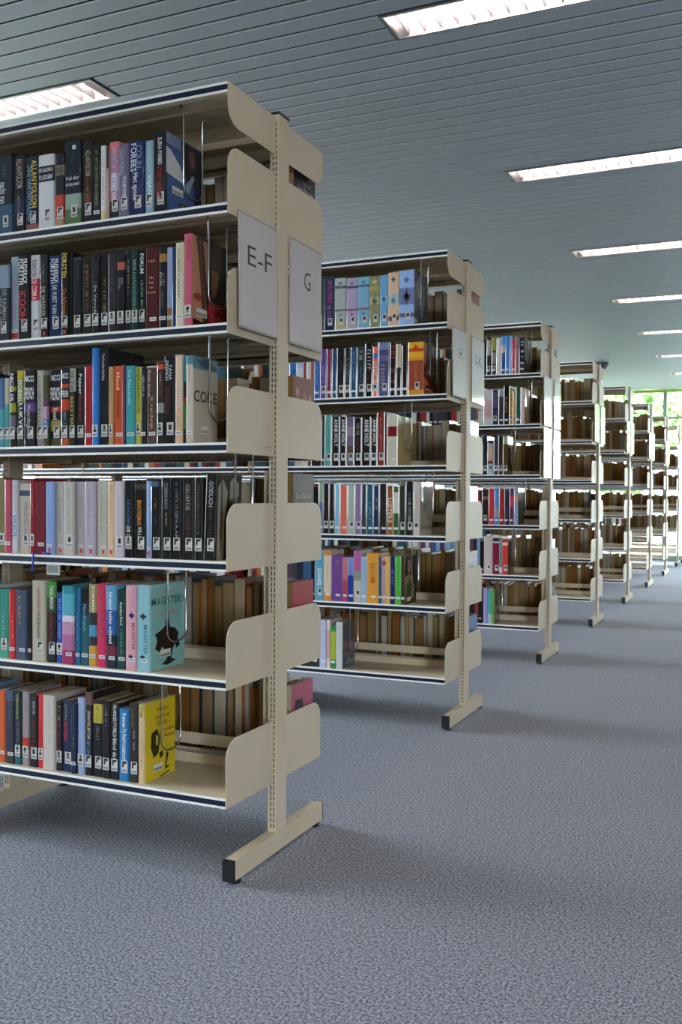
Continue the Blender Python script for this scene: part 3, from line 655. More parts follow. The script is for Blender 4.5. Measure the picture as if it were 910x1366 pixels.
# ------------------------------------------------------------------ the books one can tell apart
SHELF = {5: 'top shelf', 4: 'second shelf', 3: 'third shelf', 2: 'fourth shelf', 1: 'fifth shelf', 0: 'bottom shelf'}
NTH = ['', 'next to', 'second from', 'third from', 'fourth from', 'fifth from', 'sixth from', 'seventh from', 'eighth from', 'ninth from', 'tenth from', 'eleventh from', 'twelfth from', '13th from', '14th from', '15th from', '16th from', '17th from', '18th from', '19th from', '20th from', '21st from', '22nd from', '23rd from', '24th from', '25th from', '26th from', '27th from', '28th from']
BOOKS={
(0, 5):('3c5c90',0.1736,'cloth',[
(-2.093,-2.028,0.2353,'16202c',[(0.62,1,'3a5872')],[('nacht van',0.34,0.6,0.45,0.4,'d8dce0'),('~9',0.12,0.28,0.5,0.2,'6f7a80')],'c','dark teal book with blue picture foot'),
(-2.026,-1.982,0.2253,'14161f',[(0.55,0.75,'1d2a4c')],[('ALLAN FOLSOM',0.04,0.42,0.55,0.55,'b5a494'),('~12',0.5,0.8,0.45,0.25,'b09a50')],'g','black book with tan block lettering'),
(-1.98,-1.932,0.2153,'152036',[(0.9,1,'a05a58')],[('ALLAN FOLSON',0.05,0.68,0.72,0.42,'e6c640'),('DAG VAN ONTHULLING',0.12,0.85,0.3,0.34,'8fb0cc')],'g','navy book with tall yellow capitals'),
(-1.931,-1.874,0.2133,'dcdce2',[(0.15,0.36,'20202c')],[('-DE RAUWA',0.17,0.24,0.5,0.8,'f0f0f4'),('-PLODGEN',0.26,0.34,0.5,0.8,'f0f0f4')],'g','white book with a black title box'),
(-1.869,-1.836,0.2093,'1a1d24',[(0.16,0.3,'7d7260'),(0.56,0.86,'c23428'),(0.86,1,'b08c68')],[('-DE WE',0.18,0.28,0.5,0.8,'22201c')],'g','black book with red lower half'),
(-1.835,-1.778,0.2353,'15212a',[(0.62,1,'8fa89a'),(0.8,1,'5d7a4c')],[('-Val der',0.4,0.46,0.5,0.8,'d0d8dc'),('-titanen',0.47,0.53,0.5,0.8,'d0d8dc'),('~8',0.14,0.24,0.5,0.3,'4a4f50')],'ct','thick dark book lettered Val der titanen'),
(-1.776,-1.738,0.2303,'241d1c',[],[('ALLAN FOLSOM',0.11,0.42,0.6,0.5,'b8a58c'),('~14',0.44,0.78,0.5,0.35,'b8602e')],'g','black book with tan and orange lettering'),
(-1.737,-1.711,0.2193,'15181c',[],[('~22',0.08,0.8,0.5,0.35,'8c9a48')],'n','narrow black book with olive lettering'),
(-1.709,-1.692,0.2093,'e2e0e2',[(0.85,1,'d8cf98')],[('~20',0.06,0.8,0.5,0.3,'6c5c60')],'','slim white book'),
(-1.691,-1.683,0.2073,'c0a08c',[(0,0.3,'3a2a30')],[],'','very thin peach book'),
(-1.682,-1.649,0.2153,'b787a6',[(0,0.12,'e08090'),(0.4,0.62,'bcb0cc'),(0.75,1,'22202c')],[('~12',0.06,0.34,0.5,0.4,'d8c0cc'),('HET NETWERK',0.4,0.8,0.5,0.5,'f2f2f4')],'gw','pink and lilac book lettered HET NETWERK'),
(-1.648,-1.614,0.2033,'6d6a84',[],[('COLIN FORBES',0.06,0.42,0.35,0.5,'b5b2c4'),('VUURWERK',0.43,0.78,0.65,0.38,'eceaf0')],'g','grey purple book lettered VUURWERK'),
(-1.614,-1.564,0.2063,'14285e',[],[('FORBES',0.03,0.4,0.28,0.4,'dfe6f0'),('COLIN',0.06,0.36,0.7,0.4,'7f98b8'),('Het spook',0.42,0.78,0.45,0.36,'f4f4f6')],'g','royal blue book lettered Het spook'),
(-1.563,-1.534,0.2013,'8fb4c4',[],[('~14',0.06,0.42,0.45,0.5,'c6d8de'),('VIJAND',0.45,0.8,0.6,0.4,'f0f6f8')],'g','pale blue book with white lettering'),
(-1.534,-1.491,0.2183,'14141a',[],[('ELENA FORBES',0.07,0.4,0.55,0.32,'f0f0f0'),('STERF MET MIJ',0.42,0.8,0.5,0.34,'b02420')],'s','black book,tallest of its shelf,blue front cover'),
]),
(0, 4):('2a1c18',0.1806,'face',[
(-2.09,-2.036,0.2223,'3a4250',[(0,0.3,'8c9ab0'),(0.3,1,'2a3038')],[('~12',0.32,0.75,0.3,0.3,'9aa0a4'),('DE JUNIMAN',0.32,0.72,0.7,0.3,'8f9498')],'g','dark grey book with marbled blue top'),
(-2.036,-2.008,0.2443,'93a8b8',[(0.9,0.97,'c83038')],[('~12',0.3,0.78,0.5,0.35,'b86070')],'n','pale blue book with pink script'),
(-2.006,-1.962,0.2433,'17171b',[],[('FORSYTH',0.04,0.34,0.3,0.38,'f2f2f2'),('FREDERICK',0.04,0.34,0.7,0.38,'f2f2f2'),('ICOON',0.42,0.76,0.45,0.6,'c8243c')],'g','black book lettered ICOON in red'),
(-1.961,-1.927,0.2413,'d0d0d6',[(0.28,0.54,'c02c38')],[('FORSYTH',0.06,0.26,0.45,0.5,'202024'),('DE COBRA',0.29,0.53,0.45,0.6,'f0d8d8')],'g','white book with red title block'),
(-1.925,-1.895,0.2383,'1d1c20',[],[('~9',0.1,0.34,0.5,0.35,'8c8478'),('DE WREKER',0.38,0.74,0.5,0.5,'b0a494')],'gr','black book with tan lettering DE WREKER'),
(-1.894,-1.849,0.2333,'182a58',[],[('FORSYTH',0.04,0.34,0.3,0.34,'e4e8f0'),('FREDERICK',0.04,0.34,0.68,0.34,'e4e8f0'),('DE VUIST VAN GOD',0.36,0.84,0.5,0.4,'d8dce6')],'g','navy book lettered DE VUIST VAN GOD'),
(-1.847,-1.82,0.2393,'16130f',[],[('FORSYTH',0.02,0.3,0.5,0.6,'e8cf60'),('De Afgezant',0.44,0.76,0.5,0.5,'d06a28')],'gr','black book with yellow and orange lettering'),
(-1.82,-1.807,0.2373,'121214',[],[],'','thin plain black book'),
(-1.805,-1.776,0.2203,'1a1b20',[(0.0,0.04,'3a3c44')],[('~10',0.1,0.3,0.5,0.4,'4c5056')],'g','black book with faint grey lettering'),
(-1.773,-1.742,0.2193,'1c1d22',[],[('~18',0.1,0.78,0.5,0.4,'9c6048')],'g','black book with copper lettering'),
(-1.741,-1.714,0.2203,'16171b',[],[('~16',0.1,0.38,0.5,0.35,'50545c'),('De Verrader',0.38,0.78,0.5,0.35,'c8c8cc')],'g','black book with small white lettering'),
(-1.713,-1.684,0.2213,'17181c',[],[('~18',0.3,0.78,0.5,0.35,'b08c60')],'g','black book with small tan lettering'),
(-1.683,-1.655,0.2193,'2c2e34',[],[('~12',0.2,0.5,0.5,0.3,'4c4e56')],'s','charcoal book with skull sticker'),
(-1.654,-1.627,0.2133,'17171b',[(0.1,0.2,'b06050')],[('~8',0.3,0.46,0.35,0.3,'a8a8b0'),('~8',0.3,0.46,0.7,0.3,'a8a8b0')],'s','black book with red and white picture'),
(-1.626,-1.605,0.2233,'121a20',[],[('~8',0.12,0.3,0.5,0.3,'9c9ca4'),('~12',0.3,0.55,0.5,0.4,'a89c60')],'s','slim blue-black book with skull sticker'),
(-1.605,-1.583,0.2223,'16302f',[],[('~8',0.12,0.3,0.5,0.3,'b8c4c0'),('HARDENBERG',0.32,0.75,0.5,0.45,'4c8c80')],'s','dark green book with green lettering'),
(-1.582,-1.561,0.2223,'141a1c',[],[('FORUM',0.06,0.3,0.5,0.6,'e8e8ea'),('~14',0.38,0.8,0.5,0.4,'9cb89c')],'g','black book lettered FORUM'),
(-1.56,-1.518,0.2213,'4c1a1e',[],[('-KAREN',0.14,0.18,0.5,0.5,'c49878'),('-Het',0.34,0.38,0.5,0.3,'c49878'),('-huis',0.4,0.44,0.5,0.35,'c49878'),('-der',0.46,0.5,0.5,0.3,'c49878'),('-dromen',0.52,0.56,0.5,0.6,'c49878')],'n','thick maroon book with gilt lettering'),
(-1.516,-1.491,0.2193,'17191e',[(0.08,0.18,'a07838')],[('~8',0.3,0.48,0.3,0.3,'a8a8a0'),('~8',0.3,0.48,0.65,0.3,'a8a8a0'),('~10',0.5,0.75,0.5,0.35,'8c7440')],'n','black book with amber picture at top'),
(-1.49,-1.472,0.2163,'94a0c8',[(0.75,1,'84603c')],[],'n','lavender blue book'),
(-1.471,-1.463,0.2143,'203c68',[],[],'n','very thin dark blue book'),
(-1.461,-1.435,0.2253,'d2ceb4',[],[('~18',0.08,0.65,0.4,0.35,'6c6c50'),('~12',0.1,0.35,0.75,0.2,'b87070')],'n','cream book with small grey lettering'),
(-1.434,-1.409,0.2463,'cc5c7c',[],[('~10',0.06,0.26,0.55,0.35,'5c1c2c'),('~16',0.3,0.72,0.5,0.2,'b84c68')],'p','pink book,tallest of its shelf,face on cover'),
]),
(0, 3):('b4aca0',0.1236,'coke',[
(-2.091,-2.06,0.2043,'4c6c9c',[(0.45,1,'4c9ca8')],[],'g','blue book with teal foot'),
(-2.059,-2.04,0.2033,'b8b098',[(0.38,1,'4c9c98')],[],'g','narrow cream and teal book'),
(-2.039,-2.015,0.2213,'1c1d24',[(0.2,0.26,'8c9c30'),(0.42,0.54,'9ca030'),(0.58,0.8,'6c6474')],[('NICCI FR',0.03,0.4,0.5,0.5,'e4e4e8')],'g','black book with olive bands'),
(-2.013,-1.984,0.2223,'8c9038',[(0.0,0.1,'b8a820'),(0.42,1,'263c28')],[('DOBBEL',0.12,0.42,0.5,0.5,'f2f2f0'),('LUKVE',0.43,0.76,0.6,0.5,'f2f2f0')],'g','olive yellow book fading to dark green'),
(-1.983,-1.941,0.2213,'17181f',[(0.42,0.55,'5c3c80')],[('-NICCI',0.06,0.16,0.5,0.75,'e8e8ea'),('-FRENCH',0.2,0.4,0.5,0.75,'e8e8ea'),('Maandag',0.45,0.74,0.5,0.35,'b8b0c8')],'g','black book with a purple band'),
(-1.939,-1.916,0.2193,'c2bcae',[(0.9,1,'9c8c94')],[('~10',0.05,0.3,0.5,0.4,'5c5c60'),('SPOORLOOS',0.3,0.76,0.5,0.55,'25343c')],'g','off-white book with dark teal lettering'),
(-1.915,-1.894,0.2043,'4c5030',[(0.3,0.44,'5c3c54'),(0.44,0.62,'a078a0'),(0.64,0.74,'3c80b0')],[('NOVY',0.45,0.75,0.6,0.5,'e0d0e0')],'g','olive and purple patterned book'),
(-1.892,-1.85,0.2183,'16171c',[(0.48,0.55,'b83c2c'),(0.66,0.8,'9c8c50'),(0.9,1,'505038')],[('-NICCI',0.05,0.15,0.5,0.75,'e8e8ea'),('-FRENCH',0.2,0.42,0.5,0.8,'e8e8ea'),('Rood',0.5,0.65,0.5,0.4,'e8d8d0')],'g','black book with red band and tan picture'),
(-1.849,-1.821,0.2203,'1e232b',[(0.2,0.25,'c04830'),(0.4,0.54,'c04030'),(0.9,1,'b85838')],[('-NICCI',0.05,0.14,0.6,0.8,'e8e8ea'),('-FREN',0.27,0.38,0.6,0.8,'e8e8ea'),('~8',0.55,0.72,0.55,0.35,'9cb0b8')],'g','dark book with two orange-red bands'),
(-1.82,-1.798,0.2193,'24241f',[(0,0.3,'a8a89c')],[('DE ZWIJ',0.04,0.34,0.5,0.6,'3a3a38'),('BEESTEN',0.36,0.76,0.5,0.5,'b8a840')],'g','black and beige book with yellow lettering'),
(-1.796,-1.767,0.2203,'1b1a1d',[],[('Pepper',0.08,0.34,0.5,0.4,'e4e4e4'),('Een rode dood',0.36,0.68,0.5,0.35,'a83034')],'g','black book with white and red lettering'),
(-1.766,-1.739,0.2223,'b81c28',[],[('VOOR VERMIJDING',0.08,0.82,0.5,0.45,'7a1018')],'n','bright red book'),
(-1.738,-1.716,0.2723,'2c78c8',[],[('~10',0.3,0.7,0.5,0.2,'5c9cdc')],'f','tall bright blue book'),
(-1.715,-1.683,0.2693,'15161c',[(0.55,0.7,'1c2430')],[('Verboden liefdes',0.05,0.33,0.5,0.35,'c8b4bc')],'sp','tall black hardback,rising above its neighbours'),
(-1.683,-1.668,0.2173,'c09a6c',[],[('~16',0.05,0.6,0.6,0.3,'8c6c4c')],'f','tan book,narrow spine'),
(-1.667,-1.635,0.2183,'d0582a',[],[('Maud',0.08,0.3,0.5,0.35,'ecd0b8'),('RUGZAKKIND',0.32,0.66,0.5,0.35,'3c1c14')],'n','orange book with black lettering'),
(-1.634,-1.625,0.2193,'6c3c58',[],[('~14',0.1,0.6,0.5,0.5,'9c7090')],'n','thin plum book'),
(-1.624,-1.594,0.2163,'3f9ca4',[],[('De fluisteraar',0.06,0.5,0.5,0.35,'a8dcd8')],'n','turquoise book with pale lettering'),
(-1.593,-1.575,0.2123,'c4c04c',[],[('LEGENDARISCHE ROUTES',0.02,0.6,0.6,0.5,'33381c')],'f','yellow-green book with dark capitals'),
(-1.574,-1.556,0.2093,'1a1c22',[],[('~14',0.1,0.42,0.5,0.4,'b8bcc4')],'n','slim black book with grey lettering'),
(-1.555,-1.523,0.2123,'50403a',[(0.0,0.02,'d8d0c8')],[('Even liever',0.06,0.4,0.3,0.3,'c0aca0'),('Ik verdwijn',0.4,0.8,0.6,0.35,'c49c6c')],'n','brown book with gold lettering'),
(-1.521,-1.498,0.2213,'3c2420',[(0.03,0.09,'c85830'),(0.5,0.62,'8c8c90'),(0.62,1,'202024')],[('~10',0.12,0.4,0.6,0.35,'a8a4a4')],'f','brown-black book with orange square at top'),
(-1.497,-1.463,0.2373,'16161a',[],[('FRENCH',0.06,0.28,0.25,0.3,'c8c8cc'),('TANA',0.1,0.28,0.65,0.3,'c8c8cc'),('BEDROG',0.36,0.66,0.4,0.35,'602024')],'c','black book with rook sticker'),
(-1.462,-1.439,0.2373,'dcc4ac',[(0.6,1,'d8b494')],[('~16',0.25,0.8,0.5,0.3,'a09490')],'n','peach cream book'),
(-1.438,-1.427,0.2343,'3c8c94',[(0.3,0.48,'2c2c30'),(0.48,0.53,'b83030'),(0.53,0.84,'3c7c50'),(0.84,1,'2a2a2a')],[],'','thin teal and green book'),
(-1.427,-1.405,0.2333,'c8c0b0',[(0,0.1,'5c8c98')],[('~14',0.1,0.3,0.5,0.3,'b07870')],'n','grey-cream book with four black capitals on its front'),
]),
(0, 2):('201c1a',0.1216,'sepia',[
(-2.091,-2.059,0.2193,'7c7850',[],[],'c','olive tan book with crown sticker'),
(-2.057,-2.03,0.2153,'b84a64',[],[],'n','rose red woven-texture book'),
(-2.029,-2.006,0.2143,'c8c8cc',[],[('~12',0.06,0.44,0.6,0.25,'8c8c90'),('SKIOL',0.47,0.8,0.55,0.7,'2c88c0')],'','white book with large blue lettering'),
(-2.005,-1.962,0.2043,'c0b8ac',[(0.1,0.18,'3c5068')],[('VENUSDAL',0.25,0.75,0.65,0.35,'7c7a78')],'c','wide cream book with small blue figure'),
(-1.961,-1.943,0.2193,'8c1c26',[],[('~12',0.15,0.5,0.6,0.3,'c87878')],'c','deep red book with small sticker'),
(-1.942,-1.904,0.2093,'742030',[],[],'n','burgundy cloth book'),
(-1.902,-1.872,0.2093,'8fa8d8',[],[('~10',0.4,0.65,0.45,0.25,'5c74a8')],'r','light blue book'),
(-1.871,-1.84,0.2093,'bab6b0',[],[('~18',0.2,0.7,0.5,0.15,'7c7874')],'r','grey book beside the light blue one'),
(-1.837,-1.8,0.2093,'bdb8b4',[],[('~18',0.1,0.75,0.5,0.15,'7c7874')],'c','grey-cream book with crown sticker,sixth light spine'),
(-1.797,-1.766,0.2083,'b0a4ac',[],[('~14',0.2,0.65,0.5,0.15,'6c646c')],'r','mauve-grey book'),
(-1.765,-1.726,0.2093,'b4a8b8',[],[('~18',0.1,0.75,0.4,0.15,'8c6c74')],'r','lilac book'),
(-1.723,-1.685,0.2103,'b8b4a8',[],[('~18',0.1,0.75,0.4,0.15,'7c7868')],'r','stone-coloured book'),
(-1.684,-1.662,0.2093,'d8b894',[],[('~18',0.05,0.6,0.5,0.2,'8c6c54')],'r','apricot book'),
(-1.661,-1.63,0.2103,'c4bcc4',[],[('~18',0.2,0.75,0.5,0.12,'8c8088')],'c','pale lilac book with crown sticker'),
(-1.629,-1.6,0.2133,'17181e',[],[('DE DODEN',0.25,0.58,0.5,0.4,'5c6ca8'),('DE CEL',0.6,0.8,0.5,0.45,'e8e8ea')],'s','black book with blue and white lettering'),
(-1.598,-1.557,0.2133,'181719',[(0.05,0.12,'4c443c')],[('BRIAN FREEMAN',0.26,0.58,0.45,0.36,'dc8c20'),('WRAAK',0.6,0.78,0.5,0.34,'d8d8d8')],'g','black book with orange lettering'),
(-1.555,-1.541,0.2103,'88a4d8',[],[],'r','slim pale blue book between two black ones'),
(-1.54,-1.506,0.1953,'151316',[],[('~8',0.16,0.32,0.5,0.25,'8c6c40'),('~6',0.4,0.55,0.5,0.25,'3c4c6c')],'g','short black book'),
(-1.505,-1.47,0.2193,'16181c',[],[('COBEN MAN',0.06,0.38,0.5,0.35,'8c9094'),('~8',0.4,0.6,0.5,0.25,'a08c58')],'g','black book with grey and gold lettering'),
(-1.47,-1.441,0.2193,'17191d',[],[('~12',0.05,0.38,0.5,0.35,'888c90'),('GEVAAR',0.4,0.75,0.5,0.3,'8c9094')],'g','black book with faded grey capitals'),
(-1.44,-1.402,0.2193,'232021',[],[('GELIEFDE',0.08,0.4,0.5,0.35,'9c8c80'),('~8',0.45,0.75,0.5,0.3,'703c34')],'g','dark brown-black book'),
(-1.401,-1.373,0.2193,'17191a',[],[('~18',0.1,0.72,0.5,0.3,'5c6468')],'g','black book with faint lettering beside leaning one'),
(-1.373,-1.335,0.2263,'17181a',[],[('GODLICH',0.08,0.38,0.5,0.35,'b8b8b8'),('~10',0.4,0.78,0.5,0.3,'50483c')],'g','black book leaning,brown photograph on cover'),
]),
(0, 1):('88bcb8',0.1686,'magister',[
(-2.091,-2.043,0.2023,'3c8c7c',[(0.75,1,'4ca08c')],[('~14',0.3,0.7,0.5,0.2,'8cc4b4')],'f','green teal book'),
(-2.042,-2.017,0.2023,'c42c34',[],[('~12',0.38,0.7,0.6,0.2,'e89c98')],'n','red book between green and grey ones'),
(-2.016,-1.974,0.2033,'44546c',[],[('~14',0.05,0.5,0.35,0.28,'b09858')],'n','slate blue book with gold lettering'),
(-1.972,-1.957,0.2183,'17181c',[],[],'n','thin tall black book'),
(-1.956,-1.905,0.2333,'b8b0a0',[],[('TANA FRENCH',0.08,0.38,0.5,0.26,'a84038'),('IN EIGEN HAND',0.4,0.72,0.5,0.26,'302c28')],'g','tall cream book with red and black lettering'),
(-1.904,-1.869,0.2323,'24221c',[(0,0.2,'4c8c44'),(0.2,0.38,'2c4c24')],[('TANA FRENCH',0.05,0.34,0.6,0.4,'e8e8e0'),('SLUIPEND BLOED',0.36,0.8,0.5,0.35,'8c2820')],'g','black book with a bright green top'),
(-1.868,-1.844,0.2013,'2850a8',[],[('~20',0.08,0.65,0.5,0.4,'a8bce0')],'p','blue book with pale lettering'),
(-1.843,-1.8,0.2233,'348898',[(0.1,0.38,'58a8bc'),(0.38,0.46,'d8d0dc'),(0.46,0.62,'c094b0'),(0.62,0.82,'b06c94'),(0.82,1,'9c2c5c')],[('~8',0.46,0.48,0.5,0.5,'6c5060')],'n','teal book shading to magenta at its foot'),
(-1.799,-1.781,0.2193,'2c6c98',[],[('~16',0.3,0.7,0.5,0.25,'8cb8d0')],'n','narrow mid blue book'),
(-1.78,-1.751,0.2173,'2c5c6c',[(0,0.2,'16181e'),(0.2,0.34,'28304c')],[('Nicci French',0.2,0.55,0.5,0.4,'7ca8b8')],'n','black and sea-green book'),
(-1.751,-1.724,0.2323,'30343c',[(0,0.35,'988c54'),(0.5,0.64,'4c94b0'),(0.75,1,'c89838')],[('ROMANO',0.03,0.34,0.65,0.4,'f0ece0')],'n','many-coloured book with yellow foot'),
(-1.723,-1.69,0.2333,'cc2c60',[],[('De oneindige stad',0.06,0.66,0.5,0.4,'8c6c3c')],'n','hot pink book'),
(-1.69,-1.654,0.2313,'5c9cc4',[(0.3,0.6,'2c5ca0'),(0.6,1,'1a2438'),(0.73,0.85,'702838')],[('Stralend helder ochtend',0.08,0.7,0.5,0.36,'f4f4f6')],'n','blue book with bold white lettering'),
(-1.653,-1.622,0.2193,'18403c',[],[('Anneke Ford',0.15,0.44,0.55,0.32,'e0e4e0'),('~12',0.46,0.82,0.55,0.3,'5c9c90')],'n','short dark green book'),
(-1.621,-1.585,0.2343,'d8a4b0',[],[('~14',0.04,0.28,0.75,0.2,'8c6c9c'),('MAGISTER',0.44,0.76,0.8,0.34,'a03050'),('*',0.3,0.4,0.6,0.6,'2c2060'),('*',0.8,0.87,0.5,0.5,'1c1c20')],'n','pink book beside the pale aqua one'),
(-1.585,-1.541,0.2363,'8cc0cc',[],[('~14',0.04,0.28,0.5,0.16,'a89ca0'),('MAGISTER',0.46,0.8,0.72,0.3,'2c6c74'),('*',0.31,0.41,0.5,0.55,'30242c'),('*',0.8,0.86,0.45,0.45,'1c1c20')],'n','pale aqua book,dark figure on its cover'),
]),
(0, 0):('d4bc28',0.1486,'anna',[
(-2.092,-2.057,0.2123,'cc5c24',[],[],'n','orange book at the left frame edge'),
(-2.056,-2.022,0.2153,'2a3040',[(0,0.14,'44506c'),(0.8,1,'3c3838')],[('~14',0.04,0.5,0.5,0.4,'5c6474')],'n','dark slate book with grey lettering'),
(-2.021,-1.997,0.2163,'17383c',[(0.9,1,'1c6068')],[('Vlijmscherp',0.04,0.38,0.5,0.4,'b8b850'),('~12',0.42,0.76,0.5,0.4,'a04c88')],'p','dark teal book with yellow lettering'),
(-1.996,-1.968,0.2163,'a09494',[(0.62,0.78,'c03c28')],[('~10',0.1,0.32,0.6,0.3,'504c4c'),('~12',0.35,0.6,0.5,0.3,'b85c50')],'p','grey book with a red band'),
(-1.967,-1.935,0.2103,'1b1a1d',[],[('~8',0.06,0.28,0.6,0.3,'dcdcdc'),('~14',0.34,0.78,0.5,0.35,'7c2024')],'c','black book with dark red lettering'),
(-1.935,-1.915,0.2153,'d03038',[],[('~18',0.4,0.78,0.5,0.3,'701c20')],'f','narrow red book'),
(-1.914,-1.87,0.2153,'c4bcb4',[],[('~22',0.1,0.74,0.55,0.12,'8c88a8')],'','thick cream book with faint lilac lettering'),
(-1.869,-1.846,0.1993,'16171c',[],[('~8',0.06,0.28,0.5,0.4,'b8b040'),('~12',0.32,0.72,0.5,0.4,'a8242c')],'s','black book with yellow and red lettering'),
(-1.845,-1.811,0.2043,'1c2a4c',[],[('~8',0.05,0.28,0.35,0.25,'a8b050'),('BESTEEN',0.3,0.56,0.35,0.4,'c42c34')],'s','navy book with red lettering and skull sticker'),
(-1.811,-1.791,0.2003,'1a2440',[],[('~8',0.45,0.62,0.5,0.4,'3c9c3c')],'n','narrow navy book with green lettering'),
(-1.79,-1.764,0.2183,'98acd4',[],[('~20',0.08,0.74,0.5,0.2,'6c7cac')],'f','light blue book with figure sticker'),
(-1.764,-1.738,0.2353,'1a191b',[(0,0.15,'6c4c44')],[('JOHN FULLERTON',0.22,0.56,0.6,0.42,'d0c4a0'),('HET APEN',0.58,0.78,0.5,0.42,'4c88b4')],'g','black book with a face at its top'),
(-1.737,-1.703,0.2163,'18191c',[(0.05,0.3,'b8a838')],[('~8',0.07,0.28,0.5,0.3,'4c4820'),('~10',0.34,0.52,0.5,0.3,'888888')],'g','black book with a yellow box'),
(-1.702,-1.675,0.2163,'19181b',[],[('~10',0.08,0.36,0.5,0.35,'888488'),('~10',0.38,0.66,0.5,0.3,'542428')],'g','black book with faint grey and red lettering'),
(-1.674,-1.645,0.2133,'1a1c20',[],[('FRANCES FYFIELD',0.02,0.44,0.55,0.42,'dcdcdc'),('Blind date',0.46,0.78,0.55,0.45,'dcdcdc')],'g','black book lettered Blind date in white'),
(-1.644,-1.612,0.2013,'2878b4',[],[('Frances Fyfield',0.06,0.45,0.6,0.42,'f0f4f8'),('VUURDOOP',0.46,0.72,0.55,0.36,'f0f4f8')],'g','blue book with white lettering,shorter than neighbours'),
(-1.611,-1.581,0.2193,'302a2a',[],[('~10',0.06,0.3,0.4,0.3,'7c7038'),('~12',0.32,0.6,0.6,0.2,'a8a8a8')],'g','dark brown book'),
(-1.579,-1.559,0.2193,'d4bc90',[(0.0,0.16,'c8b468')],[('FYNN',0.04,0.17,0.5,0.4,'3c3828'),('~16',0.22,0.8,0.5,0.2,'a85040')],'','cream-spined book with bright yellow cover'),
]),
(1, 5):('505864',0.1879,'grey',[
(-1.951,-1.89,0.2533,'2c4c2c',[],[],'','dark green book half hidden by the first bookcase'),
(-1.888,-1.837,0.2493,'1c2850',[],[('~12',0.05,0.5,0.55,0.6,'c8487c'),('~6',0.53,0.75,0.5,0.5,'c05ca0')],'c','navy book with hot pink lettering'),
(-1.834,-1.778,0.2363,'a8b0b0',[(0.15,0.2,'5c4c54'),(0.6,0.64,'7c5c64'),(0.85,0.95,'c0b078')],[('*',0.07,0.13,0.5,0.4,'4c5054'),('~5',0.16,0.19,0.5,0.5,'b89c9c'),('*',0.66,0.76,0.5,0.35,'7c8484')],'c','pale grey-green book of the matching set'),
(-1.775,-1.721,0.2303,'b0a0c0',[(0.15,0.2,'5c4c54'),(0.6,0.64,'7c5c64'),(0.85,0.95,'b8a8b8')],[('*',0.07,0.13,0.5,0.4,'4c3c54'),('*',0.66,0.76,0.5,0.35,'7c6c8c')],'c','lilac book of the matching set'),
(-1.719,-1.663,0.2323,'7cb0cc',[(0.15,0.2,'4c6c84'),(0.6,0.64,'7c6c74')],[('*',0.07,0.13,0.5,0.4,'2c4c64'),('*',0.66,0.76,0.5,0.35,'4c7c94')],'c','sky blue book of the matching set'),
(-1.661,-1.613,0.2293,'8c8c60',[(0.2,0.28,'b09c58'),(0.4,0.55,'b0a880')],[('*',0.05,0.16,0.5,0.5,'c8c4a8'),('*',0.38,0.58,0.5,0.6,'5c5c40')],'c','olive book with gold details'),
(-1.611,-1.574,0.2303,'6ca4d4',[(0.4,0.55,'88b8d8')],[('*',0.36,0.56,0.5,0.6,'3c6c9c')],'c','mid blue book beside the peach one'),
(-1.572,-1.522,0.2393,'dcb89c',[(0.4,0.6,'a8c0c4'),(0.82,0.9,'6c4c3c')],[('*',0.06,0.2,0.5,0.45,'3c5c74'),('*',0.42,0.62,0.5,0.4,'4c7c84')],'c','peach book'),
(-1.52,-1.449,0.2423,'94b4e4',[(0.32,0.62,'6c7ca8'),(0.78,0.85,'6c6474')],[('*',0.1,0.24,0.5,0.4,'4c5c8c'),('*',0.3,0.66,0.5,0.5,'3c3c4c'),('*',0.36,0.56,0.5,0.25,'a89c9c')],'c','wide periwinkle blue book with dark cover'),
]),
(1, 4):('4c2410',0.1549,'amber',[
(-2.066,-2.032,0.1803,'3c74bc',[(0.3,1,'2c5c9c')],[],'','blue book seen between the first bookcase plates'),
(-2.03,-1.997,0.1783,'a0b8d8',[(0.3,1,'c8ccd8')],[],'','pale blue book seen between the first bookcase plates'),
(-1.995,-1.98,0.1773,'8c2c30',[],[],'','dark red sliver of a book behind the first bookcase'),
(-1.978,-1.958,0.1763,'c8c8cc',[],[],'','white book seen behind the first bookcase'),
(-1.957,-1.939,0.1753,'a05040',[],[],'','brick red book next to the white one'),
(-1.937,-1.909,0.1773,'2460b0',[],[('~10',0.2,0.7,0.5,0.3,'9cbce0')],'n','bright blue book'),
(-1.907,-1.876,0.2283,'5c4490',[],[('~10',0.3,0.7,0.5,0.3,'b8a8d8')],'s','violet book with sticker'),
(-1.874,-1.848,0.2283,'802c54',[],[('~10',0.1,0.6,0.5,0.2,'b87898')],'n','magenta-maroon book'),
(-1.846,-1.823,0.2273,'1c4468',[],[],'n','petrol blue book'),
(-1.822,-1.784,0.2283,'17181e',[],[('~12',0.1,0.7,0.5,0.2,'5c5c64')],'c','black book,first of two with crown stickers'),
(-1.783,-1.754,0.2233,'1a1c20',[],[('~12',0.1,0.7,0.5,0.4,'8c9490')],'c','black book with green-grey lettering'),
(-1.753,-1.723,0.2283,'2c5478',[],[('~10',0.1,0.7,0.5,0.25,'8cb0cc')],'n','steel blue book'),
(-1.722,-1.684,0.2233,'28343c',[],[('~6',0.05,0.25,0.5,0.5,'b8c0b8'),('~8',0.35,0.7,0.5,0.25,'7c98a8')],'g','dark slate book'),
(-1.682,-1.646,0.2403,'17161a',[],[('~6',0.1,0.5,0.55,0.5,'d8d8d8'),('~8',0.5,0.8,0.4,0.3,'8c2020')],'g','black book with bold white lettering'),
(-1.644,-1.621,0.2253,'dc705c',[(0.14,0.24,'4c6cb0')],[('~9',0.3,0.75,0.5,0.8,'e8d0c8')],'g','coral striped book'),
